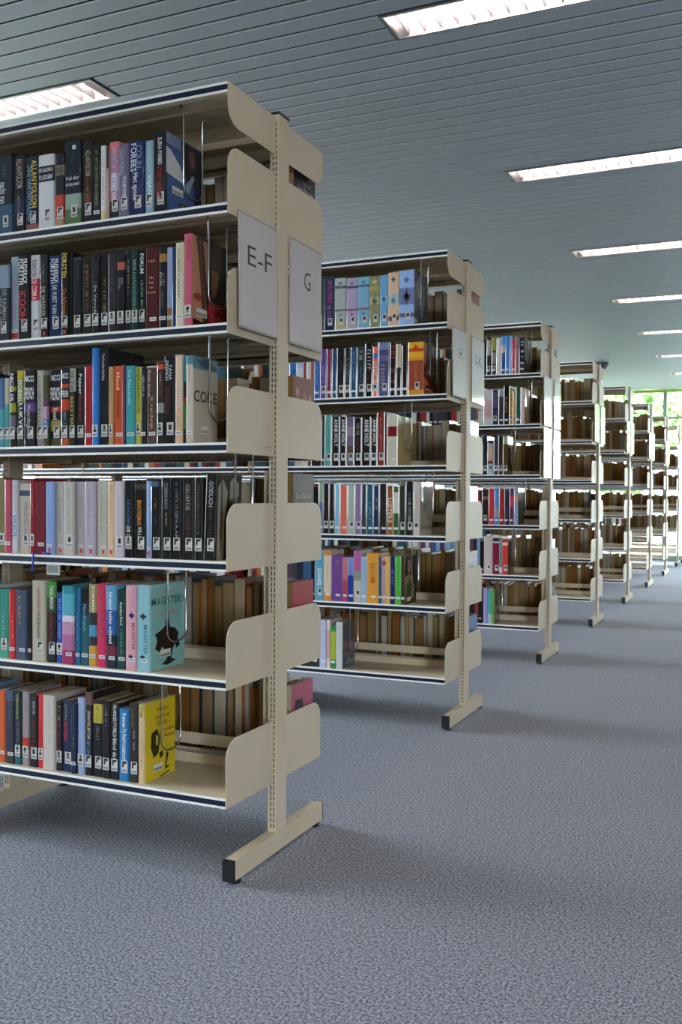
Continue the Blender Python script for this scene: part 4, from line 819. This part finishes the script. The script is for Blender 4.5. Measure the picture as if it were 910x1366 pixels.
(-1.618,-1.566,0.2413,'4c4c74',[(0,0.14,'7c84b0'),(0.24,0.35,'7068a0'),(0.8,1,'5c5c8c')],[('~6',0.4,0.8,0.4,0.5,'a898b0')],'c','dusky violet book'),
(-1.563,-1.534,0.2383,'1c1416',[],[('~7',0.03,0.8,0.5,0.8,'b03028')],'n','black book with red lettering'),
(-1.532,-1.507,0.2273,'2a2620',[(0,0.45,'c8b89c')],[],'n','black book with cream top'),
(-1.505,-1.478,0.2203,'1c1512',[],[],'n','plain black book beside the sunset one'),
(-1.476,-1.403,0.2333,'d8942c',[(0,0.3,'e8b030'),(0.35,0.9,'9c4c34'),(0.12,0.18,'c84c28')],[('*',0.04,0.16,0.5,0.35,'c83c20'),('~8',0.4,0.7,0.5,0.15,'c8946c')],'g','wide book in sunset yellow and rust'),
]),
(1, 3):('b8a878',0.1769,'plain',[
(-1.951,-1.899,0.2213,'24262c',[],[],'n','black book half hidden by the first bookcase'),
(-1.897,-1.883,0.2163,'1a1a20',[],[],'n','thin black book'),
(-1.881,-1.848,0.2363,'5ca098',[],[('~10',0.1,0.7,0.5,0.3,'3c7c78')],'c','sea-green book'),
(-1.846,-1.808,0.2253,'1c1619',[],[('ANNE HOLT',0.05,0.6,0.6,0.5,'f0f0f0')],'c','black book with large white lettering,first of four'),
(-1.806,-1.774,0.2243,'1c161c',[],[('ANNE HOLT',0.05,0.6,0.6,0.5,'f0f0f0')],'c','black book with white lettering,second of four'),
(-1.772,-1.735,0.2233,'70647c',[(0.2,0.4,'908490'),(0.6,0.75,'5c4c3c')],[],'g','grey-purple book'),
(-1.734,-1.698,0.2153,'121318',[],[('~8',0.1,0.35,0.5,0.5,'b8b8b8'),('~8',0.4,0.7,0.5,0.4,'8c3c34')],'g','black book with small white and red lettering'),
(-1.697,-1.654,0.2203,'1c1518',[],[('ANNE HOLT',0.05,0.6,0.6,0.5,'f0f0f0')],'c','black book with white lettering,third of four'),
(-1.652,-1.622,0.2193,'181418',[],[('ANNE HOLT',0.05,0.6,0.6,0.5,'f0f0f0')],'c','black book with white lettering,fourth of four'),
(-1.621,-1.585,0.2393,'84342c',[],[('~18',0.1,0.8,0.5,0.3,'c88c7c')],'g','russet book'),
(-1.585,-1.574,0.2383,'3c1c1c',[],[],'','thin dark maroon book'),
(-1.572,-1.523,0.2233,'ccc8b8',[(0.22,0.42,'7c1c24')],[],'n','ivory book with a dark red square'),
]),
(1, 2):('a8a498',0.1879,'plain2',[
(-1.911,-1.889,0.2363,'5c6c98',[(0,0.4,'8ca08c')],[],'n','blue-grey book at the first bookcase edge'),
(-1.887,-1.858,0.2293,'17181c',[],[],'g','black book,leftmost of two with gun stickers'),
(-1.857,-1.83,0.2293,'241a18',[],[],'g','brown-black book'),
(-1.828,-1.804,0.2293,'84bcd4',[],[],'n','light blue book'),
(-1.802,-1.766,0.2233,'d86c5c',[],[],'n','coral book'),
(-1.764,-1.73,0.2233,'a8b4ac',[],[('~10',0.2,0.7,0.5,0.2,'6c7c74')],'c','sage white book'),
(-1.728,-1.697,0.2233,'8c749c',[],[],'s','soft purple book'),
(-1.695,-1.672,0.2263,'343c48',[],[],'n','dark slate book'),
(-1.67,-1.639,0.2233,'24586c',[],[('~10',0.35,0.75,0.5,0.3,'9cc0cc')],'n','petrol blue book'),
(-1.637,-1.61,0.2193,'1c3054',[],[('~5',0.25,0.5,0.5,0.4,'b8b840')],'n','navy book with yellow lettering'),
(-1.608,-1.573,0.2293,'2a2224',[],[],'n','dark brown book'),
(-1.571,-1.543,0.2193,'8c5430',[],[('LIJSTERS',0.25,0.75,0.5,0.7,'ecdcc8')],'n','brown-orange book with white capitals'),
(-1.541,-1.516,0.2163,'3c5c2c',[(0.12,0.55,'c8ccc0')],[],'n','green book with a white title box'),
(-1.514,-1.484,0.2193,'2c342c',[],[],'c','dark green book'),
(-1.482,-1.447,0.2353,'16171b',[],[('~14',0.2,0.8,0.5,0.4,'c0c0c0')],'g','black book with white lettering'),
(-1.446,-1.417,0.2373,'c4c0b8',[],[('~8',0.2,0.45,0.5,0.5,'d08458'),('~8',0.5,0.8,0.5,0.2,'8c8880')],'g','white book,light grey front cover'),
]),
(1, 1):('30241c',0.1499,'portrait',[
(-1.929,-1.885,0.2343,'5ca0bc',[],[('SCHAAKEL',0.36,0.72,0.6,0.55,'f0f4f4')],'s','aqua blue book lettered in white'),
(-1.883,-1.846,0.2323,'d8c4ac',[(0,0.1,'c88444'),(0.85,1,'cc8c48')],[('~10',0.3,0.6,0.5,0.2,'8c8074')],'n','cream book with orange ends'),
(-1.845,-1.788,0.2093,'70488c',[],[('~10',0.06,0.3,0.5,0.3,'a87848')],'n','wide purple book'),
(-1.786,-1.765,0.2023,'d06c7c',[(0.5,1,'b83c58')],[],'n','pink-red book'),
(-1.764,-1.734,0.2033,'7c90cc',[(0.4,1,'2c3c90')],[('~7',0.1,0.4,0.5,0.4,'3c4c80')],'n','blue book,paler at its top'),
(-1.732,-1.697,0.2353,'c0bcb4',[(0,0.4,'b45c98'),(0.4,0.58,'8c8c7c')],[],'c','book with magenta top and white foot'),
(-1.695,-1.67,0.2103,'94b4d4',[],[],'n','pale blue book'),
(-1.668,-1.612,0.2253,'e0983c',[],[('~14',0.2,0.6,0.5,0.5,'704014')],'n','wide orange book'),
(-1.611,-1.596,0.1823,'1c5c6c',[],[],'n','short teal book'),
(-1.595,-1.574,0.2143,'b8949c',[(0.1,0.2,'b84048')],[],'n','dusty pink book'),
(-1.574,-1.556,0.2143,'e0b04c',[],[],'n','yellow book'),
(-1.555,-1.531,0.2153,'1c2c5c',[],[('~7',0.2,0.7,0.5,0.5,'7c90c0')],'n','navy book between yellow and green'),
(-1.53,-1.504,0.2163,'4cb43c',[],[('~7',0.2,0.6,0.5,0.2,'2c7c24')],'n','bright green book'),
(-1.503,-1.485,0.2173,'403024',[],[],'n','dark book with a portrait cover'),
]),
(1, 0):('585c60',0.1419,'poster',[
(-2.025,-1.958,0.2103,'1c1f28',[],[],'n','black book low beside the first bookcase'),
(-1.957,-1.905,0.2203,'2a2c34',[],[],'n','charcoal book beside the lavender one'),
(-1.903,-1.87,0.2213,'b4bcdc',[],[],'n','lavender blue book'),
(-1.867,-1.849,0.2213,'dcc8c8',[(0.2,0.8,'c89c94')],[],'','white book with reddish lettering'),
(-1.847,-1.821,0.1993,'2c8040',[(0.15,0.8,'a0b430')],[],'n','green book with yellow title strip'),
(-1.819,-1.787,0.2143,'c4c8c8',[],[('~10',0.1,0.6,0.5,0.2,'8c8c90')],'','white book,black and white lettered cover'),
]),
(2, 5):('4c4044',0.1602,'plain',[
(-1.633,-1.606,0.2373,'1c1c22',[(0.08,0.48,'a8a498')],[],'c','black book with cream lettering block'),
(-1.601,-1.573,0.2333,'2c2c24',[(0,0.35,'8c8c3c'),(0.4,0.7,'8c7c78')],[],'c','black book with olive top'),
(-1.571,-1.543,0.2273,'d4d0cc',[],[],'','white book'),
(-1.541,-1.514,0.2383,'4c88cc',[(0.24,0.44,'c0a89c'),(0.44,1,'344c84')],[],'n','blue book with a tan square'),
(-1.513,-1.489,0.2373,'3c80cc',[],[],'n','plain bright blue book'),
(-1.488,-1.473,0.2363,'88a4d0',[],[],'','pale blue sliver of a book'),
(-1.472,-1.454,0.2163,'c03050',[],[],'n','crimson book'),
(-1.453,-1.429,0.2283,'8c6c6c',[(0.25,0.28,'3c2c34')],[],'','mauve brown book'),
(-1.428,-1.394,0.2223,'18192c',[],[('~8',0.1,0.75,0.6,0.6,'c8ccd8')],'n','black book with white lettering'),
]),
(2, 4):('b89c78',0.1412,'plain',[
(-1.65,-1.598,0.2193,'ccc8c8',[(0.3,0.8,'c8a0a4')],[],'','white book with pink lettering'),
(-1.596,-1.562,0.2173,'2c2854',[(0.05,0.5,'5c5470')],[],'c','indigo book'),
(-1.555,-1.523,0.2163,'34343a',[(0,0.2,'98a4ac')],[],'n','charcoal book with pale top'),
(-1.522,-1.489,0.2423,'1c1620',[],[('~7',0.3,0.7,0.5,0.4,'c89858')],'n','tall black book with gold lettering'),
(-1.487,-1.466,0.2223,'a08c38',[],[],'p','mustard book'),
(-1.465,-1.447,0.2103,'c88c5c',[],[],'','tan book'),
(-1.446,-1.418,0.2303,'1c5c48',[],[],'n','dark green book'),
(-1.416,-1.391,0.2193,'d0b8b8',[],[],'','pale pink book'),
]),
(2, 3):('3c3018',0.0522,'plain',[
(-1.658,-1.624,0.2403,'142430',[],[],'g','blue-black book'),
(-1.622,-1.587,0.2163,'a0b8c8',[(0,0.1,'3c2c2c'),(0.6,0.68,'702820'),(0.15,0.6,'c4a890')],[],'c','white and peach book'),
(-1.582,-1.555,0.2343,'3c3444',[],[],'c','dusky purple book'),
(-1.553,-1.525,0.2383,'38241c',[],[],'c','dark brown book'),
(-1.524,-1.494,0.2373,'54441c',[(0,0.2,'9cac8c')],[],'c','black and gold book'),
]),
(2, 2):('1c3438',0.1662,'plain',[
(-1.655,-1.617,0.2203,'2c2420',[(0.2,0.3,'7c6c54')],[],'c','brown-black book'),
(-1.612,-1.58,0.2233,'c8343c',[],[],'n','bright red book'),
(-1.576,-1.547,0.2233,'4c84c4',[(0.5,0.8,'8c90a0')],[],'n','blue book'),
(-1.545,-1.518,0.2233,'9c2424',[],[],'n','dark red book'),
(-1.512,-1.489,0.2233,'3c2c4c',[],[],'n','dark purple book'),
(-1.48,-1.456,0.2233,'5c3050',[(0.2,0.5,'b8485c')],[],'n','purple book with rose patch'),
(-1.452,-1.425,0.2273,'8c98b0',[(0.2,0.4,'d09c88')],[],'','grey-blue book with peach patch'),
]),
(2, 1):('5c4030',0.1552,'plain',[
(-1.639,-1.587,0.2383,'c8b4b0',[],[],'c','wide pinkish white book'),
(-1.584,-1.542,0.2343,'801c3c',[(0,0.16,'d8d8dc'),(0.03,0.13,'2c2c34')],[],'c','crimson book with white top'),
(-1.541,-1.524,0.2303,'5c8480',[(0.8,0.95,'c8ccdc')],[],'','grey teal book'),
(-1.523,-1.487,0.2223,'d03c34',[(0.1,0.18,'e8c8b8')],[],'c','orange-red book'),
]),
(2, 0):('6c645c',0.0932,'plain',[
(-1.642,-1.615,0.1813,'9894c4',[],[('~8',0.4,0.8,0.5,0.4,'4c54a0')],'','lavender book'),
(-1.612,-1.586,0.2063,'40a494',[(0.7,1,'98b8b8')],[],'','jade green book'),
(-1.585,-1.569,0.2123,'6c8c3c',[],[],'','leaf green book with a grey cover'),
]),
}

USED = {}
wire_x = {}
for (un, k), (cc, dep, style, rows) in BOOKS.items():
    rnd = random.Random(un * 10 + k)
    ys = ROW0 + un * ROWP + 0.016; zd = ZB + 0.0268 + k * LV
    RO[0] = 1.0 if un == 0 else (0.75 if k >= 4 else 0.5)
    n = len(rows); dep = min(max(dep, 0.125), 0.175)
    for j, (xa, xb, h, col, bands, texts, st, name) in enumerate(rows):
        last = j == n - 1
        nxt = rows[j + 1][0] if not last else None
        t_ = xb - xa
        if nxt is not None: t_ = min(t_, nxt - xa - 0.0006)
        t_ = max(t_, 0.006)
        if h < 0.185: h = rnd.uniform(0.205, 0.225)
        d = dep if last else max(0.12, min(0.165, h * rnd.uniform(0.60, 0.66)))
        q = n - j
        pos = '%s the wire support' % NTH[q]
        tail = '%s, %s bookcase' % (SHELF[k], ORDN[un])
        lab = '%s, %s, %s' % (name, pos, tail)
        if len(lab.replace('-', ' ').split()) > 15: lab = '%s, %s' % (name, tail)
        lean = 0.04 if (un, k) == (0, 2) and last else 0.0
        xx = xa - (0.0 if lean else 0)
        yj = ys + (0 if last or un else rnd.uniform(-0.002, 0.005))
        make_book(xx, yj, zd + (0.0 if not lean else 0.0022), t_, h, d, col, bands, texts, st, lab, '%s of the %s bookcase' % ('books on the ' + SHELF[k], ORDN[un]), rnd,
                  detail=2 if un == 0 else 1, front=cc if last else None, lean=lean, art=style if last else None)
    wire_x[(un, k)] = rows[-1][1] + 0.0045
    USED[(un, k)] = (rows[0][0], rows[-1][1])

# page edges of the books on the far side, seen through the bookcase
BACKPAGE = ['b89868', 'a06c30', 'ccbfa4', 'a47c48', 'bca886', '94642c', 'a88e66', 'c4bcb0', '98804f']  # browns mix yellowed paper with the shade inside the bookcase
BACKCOV = ['2c3440', '5c2a24', '3c4a5c', 'b8b0a0', '6c5030', '24262c', '8c3430', '34503c', '7c7888', '1c2438', 'a8642c']
def back_run(un, k, x0, x1, rnd):
    """positions of the far-side books from the end post leftwards"""
    out = []; x = x1
    while x > x0:
        t_ = rnd.choice((0.018, 0.022, 0.026, 0.03, 0.034, 0.04, 0.045)); out.append((x - t_, t_ - 0.001, rnd.uniform(0.2, 0.232), rnd.uniform(0.125, 0.15), rnd.choice(BACKPAGE), rnd.choice(BACKCOV))); x -= t_
    return out
VIS = {(0, 5): -1.62, (0, 4): -1.42, (0, 3): -1.60, (0, 2): -1.42, (0, 1): -1.68, (0, 0): -1.72,
       (1, 5): -1.50, (1, 4): -1.48, (1, 3): -1.60, (1, 2): -1.47, (1, 1): -1.58, (1, 0): -1.80}
ENDC = {(0, 5): ('20191c', 'lines', 'black'), (0, 4): ('5c4c44', None, 'brown'), (0, 3): ('8c5444', 'scene', 'brick red'), (0, 2): ('3c2c30', 'lines', 'dark brown'), (0, 1): ('a8343c', None, 'red'), (0, 0): ('b85c74', 'pink', 'pink'),
        (1, 5): ('a04c24', None, 'orange'), (1, 4): ('34343c', None, 'dark grey'), (1, 3): ('c8d0c4', None, 'pale green'), (1, 2): ('c0c4bc', None, 'white'), (1, 1): ('3c2024', None, 'maroon'), (1, 0): ('3c7cb0', None, 'blue')}
REST = []      # (x, y, z, t, h, d, page colour, cover colour, facing back?)
for i in range(NROWS):
    for k in range(6):
        rnd = random.Random(100 + i * 10 + k)
        z = ZB + 0.0268 + k * LV
        yb = ROW0 + i * ROWP + DEPTH - 0.016
        # far side
        if not (i >= 5 and k == 0) and not (i in (5, 6) and k == 1) and not (i == 7 and k in (0, 5)):
            for bay in range(NB):
                x1 = XE - bay * BAY - (0.016 if bay == 0 else 0.02); x0 = XE - (bay + 1) * BAY + (0.05 if bay == 0 else rnd.uniform(0.06, 0.3))
                for j, (x, t_, h, d, pc, ccv) in enumerate(back_run(i, k, x0, x1, rnd)):
                    if bay == 0 and (i, k) in VIS and x > VIS[(i, k)]:
                        if j == 0:
                            col, art, cn = ENDC[(i, k)]; h = 0.222; d = 0.145
                            if (i, k) == (0, 2): h = 0.24
                            if (i, k) == (0, 5): h = 0.235
                            if (i, k) == (0, 4): h = 0.21
                            lab = '%s front cover of the end book, far side, %s, %s bookcase' % (cn, SHELF[k], ORDN[i])
                        else:
                            col, art = ccv, None
                            lab = 'page edges of a book, %s the end post, far side, %s, %s bookcase' % (NTH[j + 1], SHELF[k], ORDN[i])
                        # these books face the other aisle: spine at the far edge
                        th = thing('book', lab, 'book', (x + t_, yb, z), 'books on the far side of the %s bookcase' % ORDN[i])
                        th.rotation_euler = (0, 0, math.pi)
                        put('cover', cover_mesh(t_, h, d, col, [], None, True), th); put('page_block', page_mesh(t_, h, d, pc, True), th)
                        if art:
                            # its cover print faces the aisle end, the book's left board
                            before = set(bpy.data.objects)
                            cover_art(art, t_, h, d, th, rnd)
                            for o in set(bpy.data.objects) - before:
                                for v in o.data.vertices: v.co.x = t_ - v.co.x; v.co.y = d - v.co.y
                                o.data.flip_normals()
                    else: REST.append((x, yb - d, z, t_, h, d, pc, ccv, True))
        # near side
        if (i, k) in USED:
            spans = [(XE - BAY + 0.03, USED[(i, k)][0] - 0.003)]
            if i >= 1: spans = [(XE - BAY + 0.02, USED[(i, k)][0] - 0.003)]
        else:
            e = {(3, 2): -1.66, (3, 0): -2.1, (3, 1): -2.1, (5, 3): -1.70, (4, 3): -1.95}.get((i, k), rnd.uniform(-2.2, -1.9))
            spans = [(XE - BAY + 0.02, e)]
        spans += [(XE - (b_ + 1) * BAY + rnd.uniform(0.02, 0.05), XE - b_ * BAY - rnd.uniform(0.06, 0.32)) for b_ in range(1, NB)]
        if i >= 5 and k == 0: spans = []
        if i == 7 and k == 5: spans = []
        for x0, x1 in spans:
            x = x0
            while x < x1 - 0.012:
                t_ = min(rnd.choice((0.018, 0.022, 0.026, 0.03, 0.034, 0.04)), x1 - x)
                h = rnd.uniform(0.2, 0.235); d = rnd.uniform(0.125, 0.15)
                pal = ['17181c', '1c2438', 'c8c8c4', '8c2c30', '34587c', 'b8b0a0', '2c4c48', '5c3c54', 'd8d4cc', '3c3c44', 'a8642c', '7c9cb8', '14161c', '24262c']
                if i == 3 and k == 2: pal = ['c8ccd0', '15161c', 'a8acc8', 'b83848', '8c2838']
                if i == 5 and k == 3: pal = ['c82c4c', 'b82434', 'd04878']
                REST.append((x, ROW0 + i * ROWP + 0.016 + rnd.uniform(0, 0.006), z, t_ - 0.001, h, d, rnd.choice(BACKPAGE), rnd.choice(pal), False)); x += t_
mb = MB()
for (x, y, z, t_, h, d, pc, ccv, bk) in REST:
    th = 0.0014
    mb.box(x + th, x + t_ - th, y + (0.001 if bk else 0.003), y + d - (0.003 if bk else 0.001), z + 0.001, z + h - 0.002, pc, 1)
    c = lin(ccv)
    pts = [(x, y), (x + th, y), (x + th, y + d - 0.003), (x + t_ - th, y + d - 0.003), (x + t_ - th, y), (x + t_, y), (x + t_, y + d), (x, y + d)]
    if not bk: pts = [(p, 2 * y + d - q) for p, q in pts][::-1]
    mb.prism(pts, 'z', z, z + h, c, 0)
    if not bk:
        lx = min(0.018, t_ * 0.8) / 2
        mb.poly([(x + t_ / 2 - lx, y - 0.0004, z + 0.024), (x + t_ / 2 + lx, y - 0.0004, z + 0.024), (x + t_ / 2 + lx, y - 0.0004, z + 0.034 + (0.022 if int(x * 1e4) % 2 else 0)), (x + t_ / 2 - lx, y - 0.0004, z + 0.034 + (0.022 if int(x * 1e4) % 2 else 0))], 'c8c8c8', 0)
o = mb.build('shelved_books', [M['cover'], M['pages']], None, color=True)
o['kind'] = 'stuff'; o['label'] = 'all the farther and deeper library books filling the remaining shelves'; o['category'] = 'books'

# ------------------------------------------------------------------ wire book supports hanging from the shelf above
def wire_mesh(ztop):
    y1, y2, zb_ = 0.0, 0.094, 0.068
    pts = [(0.0, y1 - 0.012, ztop), (0.0, y1, ztop - 0.006), (0, y1, zb_ + 0.03)]
    for a in range(1, 8):
        t = math.pi * a / 8
        pts.append((0, (y1 + y2) / 2 - math.cos(t) * (y2 - y1) / 2, zb_ + 0.03 - math.sin(t) * 0.03))
    pts += [(0, y2, zb_ + 0.03), (0, y2, ztop - 0.006), (0.012, y2 + 0.004, ztop)]
    mb = MB(); mb.tube(pts, 0.0028, 8); return mb.mesh('wire_loop', M['chrome'], smooth=True)
WM = wire_mesh(LV - 0.0035)
mb = MB(); mb.box(0.006, 0.05, 0.092, 0.104, LV - 0.0042, LV - 0.0025); CLIP = mb.mesh('clip', M['chrome'])
mb = MB(); mb.box(-0.004, 0.008, -0.02, -0.008, LV - 0.0042, LV - 0.0025); CLIP2 = mb.mesh('clip', M['chrome'])
for (un, k), x in wire_x.items():
    t = thing('wire_book_support', 'chromed U-shaped wire book support, %s, %s bookcase' % (SHELF[k], ORDN[un]), 'book support', (x + (0.012 if (un, k) == (0, 2) else 0), ROW0 + un * ROWP + 0.092, ZB + 0.0268 + k * LV), 'wire book supports hanging under the shelves')
    put('wire_loop', WM, t); put('clip', CLIP, t); put('clip', CLIP2, t)
for un, ks in ((3, (2,)), (0, ())):
    for k in ks:
        t = thing('wire_book_support', 'chromed U-shaped wire book support on the fourth bookcase', 'book support', (-1.645, ROW0 + un * ROWP + 0.092, ZB + 0.0268 + k * LV), 'wire book supports hanging under the shelves')
        put('wire_loop', WM, t); put('clip', CLIP, t); put('clip', CLIP2, t)

# ------------------------------------------------------------------ letter signs on the bookcase ends
def sign(row, yo, z0, text, lab, tilt=0.0):
    W_, H_ = 0.212, 0.306
    t = thing('letter_sign', lab, 'sign', (XE + 0.0145, ROW0 + row * ROWP + yo, z0), 'letter signs on the bookcase ends')
    t.rotation_euler = (0, -tilt, 0)
    mb = MB(); mb.box(0.0, 0.0022, 0, W_, 0, H_); mb.box(0, 0.005, -0.001, 0.001, 0, H_); bevel(mb.build('sign_holder', M['acrylic'], t), 0.0006)
    mb = MB(); mb.box(0.0022, 0.0028, 0.004, W_ - 0.004, 0.006, H_ - 0.006); mb.box(0.0022, 0.0031, 0.004, W_ - 0.004, 0.087, 0.088); pp = mb.build('paper', M['paper'], t)
    if text:
        mb = MB()
        wd = {1: 0.044, 3: 0.135}[len(text)] if text != 'I-K' else 0.115
        add_text(mb, text, wd, 0.054, lambda p, q: (0.0030, W_ * 0.53 + p, H_ * 0.65 + q), (0, 0, 0))
        mb.build('lettering', M['ink'], pp)
    return t
GL.clear(); BOLD[0] = -0.003
SIG = {0: ('E-F', 'G'), 1: ('H', 'I-K'), 2: ('', '')}
for i in range(NROWS):
    a, b_ = SIG.get(i, ('', ''))
    la = 'white sign reading %s on the front half of the %s bookcase end' % (a, ORDN[i]) if a else 'glossy sign on the front half of the %s bookcase end' % ORDN[i]
    lb = 'white sign reading %s on the back half of the %s bookcase end' % (b_, ORDN[i]) if b_ else 'glossy sign on the back half of the %s bookcase end' % ORDN[i]
    if i == 2: la = 'upper ' + la; lb = 'upper ' + lb
    sign(i, 0.034, 1.466, a, la, 0.012); sign(i, 0.3185, 1.466, b_, lb, 0.0)
    if i == 2:
        sign(i, 0.034, 1.145, '', 'lower glossy sign on the front half of the third bookcase end'); sign(i, 0.3185, 1.145, '', 'lower glossy sign on the back half of the third bookcase end')

# ------------------------------------------------------------------ small things on the first bookcase
c_ = thing('blue_cord', 'blue elastic cord looped over the fourth shelf edge of the first bookcase', 'cord', (-1.93, ROW0, ZB + 2 * LV))
mb = MB(); mb.tube([(0, 0.012, 0.030), (0, -0.004, 0.0295), (0.001, -0.006, 0.02), (0.0, -0.006, 0.0), (-0.001, -0.005, -0.022)], 0.0028, 6); mb.build('cord_end', M['blue'], c_, smooth=True)
mb = MB(); mb.tube([(0.03 + 0.013 * math.cos(a / 6 * math.pi) + 0.013, 0.004 - 0.006 * math.sin(a / 6 * math.pi), 0.031) for a in range(0, 7)], 0.0028, 6); mb.build('cord_loop', M['blue'], c_, smooth=True)
lb = thing('shelf_label', 'small white shelf label hanging under the fourth shelf of the first bookcase', 'label', (-1.87, ROW0, ZB + 2 * LV))
mb = MB(); mb.box(-0.024, 0.024, 0.010, 0.012, -0.030, -0.0005); mb.build('label_card', mat('label_card', 'c4ccc8', 0.4), lb)
mb = MB()
for a in range(7): mb.box(-0.017 + a * 0.005, -0.015 + a * 0.005, 0.0085, 0.0095, -0.024, -0.006)
for a in range(3): mb.box(-0.018, 0.018, 0.0086, 0.0094, -0.022 + a * 0.007, -0.020 + a * 0.007)
mb.build('printed_grid', mat('label_grey', '8c9894', 0.5), lb)

# ------------------------------------------------------------------ swivel chair by the far window
ch = thing('swivel_chair', 'black swivel chair by the far window, at the right frame edge', 'chair', (-0.98, 15.75, 0))
mb = MB()
for a in range(5):
    t = 2 * math.pi * a / 5 + 0.4
    mb.tube([(0, 0, 0.10), (0.29 * math.cos(t), 0.29 * math.sin(t), 0.065)], [0.028, 0.016], 8)
mb.build('star_base', M['black'], ch)
for a in range(5):
    t = 2 * math.pi * a / 5 + 0.4; cx, cy = 0.29 * math.cos(t), 0.29 * math.sin(t)
    mb = MB(); mb.tube([(cx - 0.02, cy, 0.03), (cx + 0.02, cy, 0.03)], 0.03, 12); mb.build('castor', M['black'], ch)
mb = MB(); mb.tube([(0, 0, 0.09), (0, 0, 0.42)], 0.025, 10); mb.build('gas_column', M['black'], ch)
mb = MB(); mb.box(-0.24, 0.24, -0.24, 0.24, 0.42, 0.50); s_ = mb.build('seat', M['fabric'], ch); bevel(s_, 0.035, 4)
mb = MB(); mb.prism([(-0.22, 0.58), (-0.20, 0.56), (0.20, 0.56), (0.22, 0.58), (0.22, 1.06), (0.18, 1.12), (-0.18, 1.12), (-0.22, 1.06)], 'y', -0.30, -0.23); s_ = mb.build('backrest', M['fabric'], ch); bevel(s_, 0.02, 3)
mb = MB(); mb.tube([(0, 0, 0.44), (0, -0.26, 0.44), (0, -0.30, 0.60)], 0.018, 8); mb.build('back_support', M['black'], ch)

# ------------------------------------------------------------------ outside: lawn and trees seen through the glass
g = MB(); g.box(-60, 50, -40, 90, -0.3, -0.12); structure(g.build('paved_ground', M['grass']))
def crown_mesh(seed):
    rnd = random.Random(seed); mb = MB()
    for k in range(2600):
        u, v, w = rnd.gauss(0, 1), rnd.gauss(0, 1), rnd.gauss(0, 1); L = math.sqrt(u * u + v * v + w * w); r = rnd.random() ** 0.35 * 2.1 * (0.8 + 0.25 * math.sin(3 * u / L) * math.cos(2 * w / L))
        c = Vector((u / L * r, v / L * r, 4.0 + w / L * r * 1.15)); a = Vector((rnd.uniform(-1, 1), rnd.uniform(-1, 1), rnd.uniform(-1, 1))).normalized(); b2 = a.orthogonal().normalized(); s = rnd.uniform(0.09, 0.17)
        mb.poly([c + a * s, c + b2 * s * 0.6, c - a * s, c - b2 * s * 0.6], rnd.choice(('86a862', '769852', '9aba7a', '66864a')))
    return mb.mesh('foliage', M['leaf'], color=True)
CR = [crown_mesh(1), crown_mesh(2)]
mb = MB(); mb.tube([(0, 0, -0.2), (0.03, 0, 1.2), (-0.02, 0.04, 2.4), (0.05, 0, 4.2)], [0.2, 0.15, 0.12, 0.05], 9)
for a in range(5):
    t = a * 1.3; mb.tube([(0, 0, 2.2 + a * 0.3), (0.9 * math.cos(t), 0.9 * math.sin(t), 3.6 + a * 0.3)], [0.06, 0.02], 6)
TRK = mb.mesh('trunk', M['bark'], smooth=True)
TREES = []  # rows packed dense to hold back daylight at the far window
for a in range(7): TREES.append((-12.5 + a * 4.7, 25.0 + (a % 2) * 0.8, 0.95, 'tree outside the far window, %s of the seven tall ones from the left' % ORDN[a]))
for a in range(9): TREES.append((-9.5 + a * 2.15, 20.8 + (a % 3) * 0.3, 0.45, 'young tree close outside the far window, %s of nine from the left' % (ORDN + ['last'])[a]))
for n, (x, y, sc, lab) in enumerate(TREES):
    t = thing('tree', 'green leafy ' + lab, 'tree', (x, y, -0.12), 'trees outside the far window')
    t.rotation_euler = (0, 0, n * 1.1); t.scale = (sc, sc, sc)
    fo = put('foliage', CR[n % 2], t); fo['kind'] = 'stuff'; put('trunk', TRK, t)
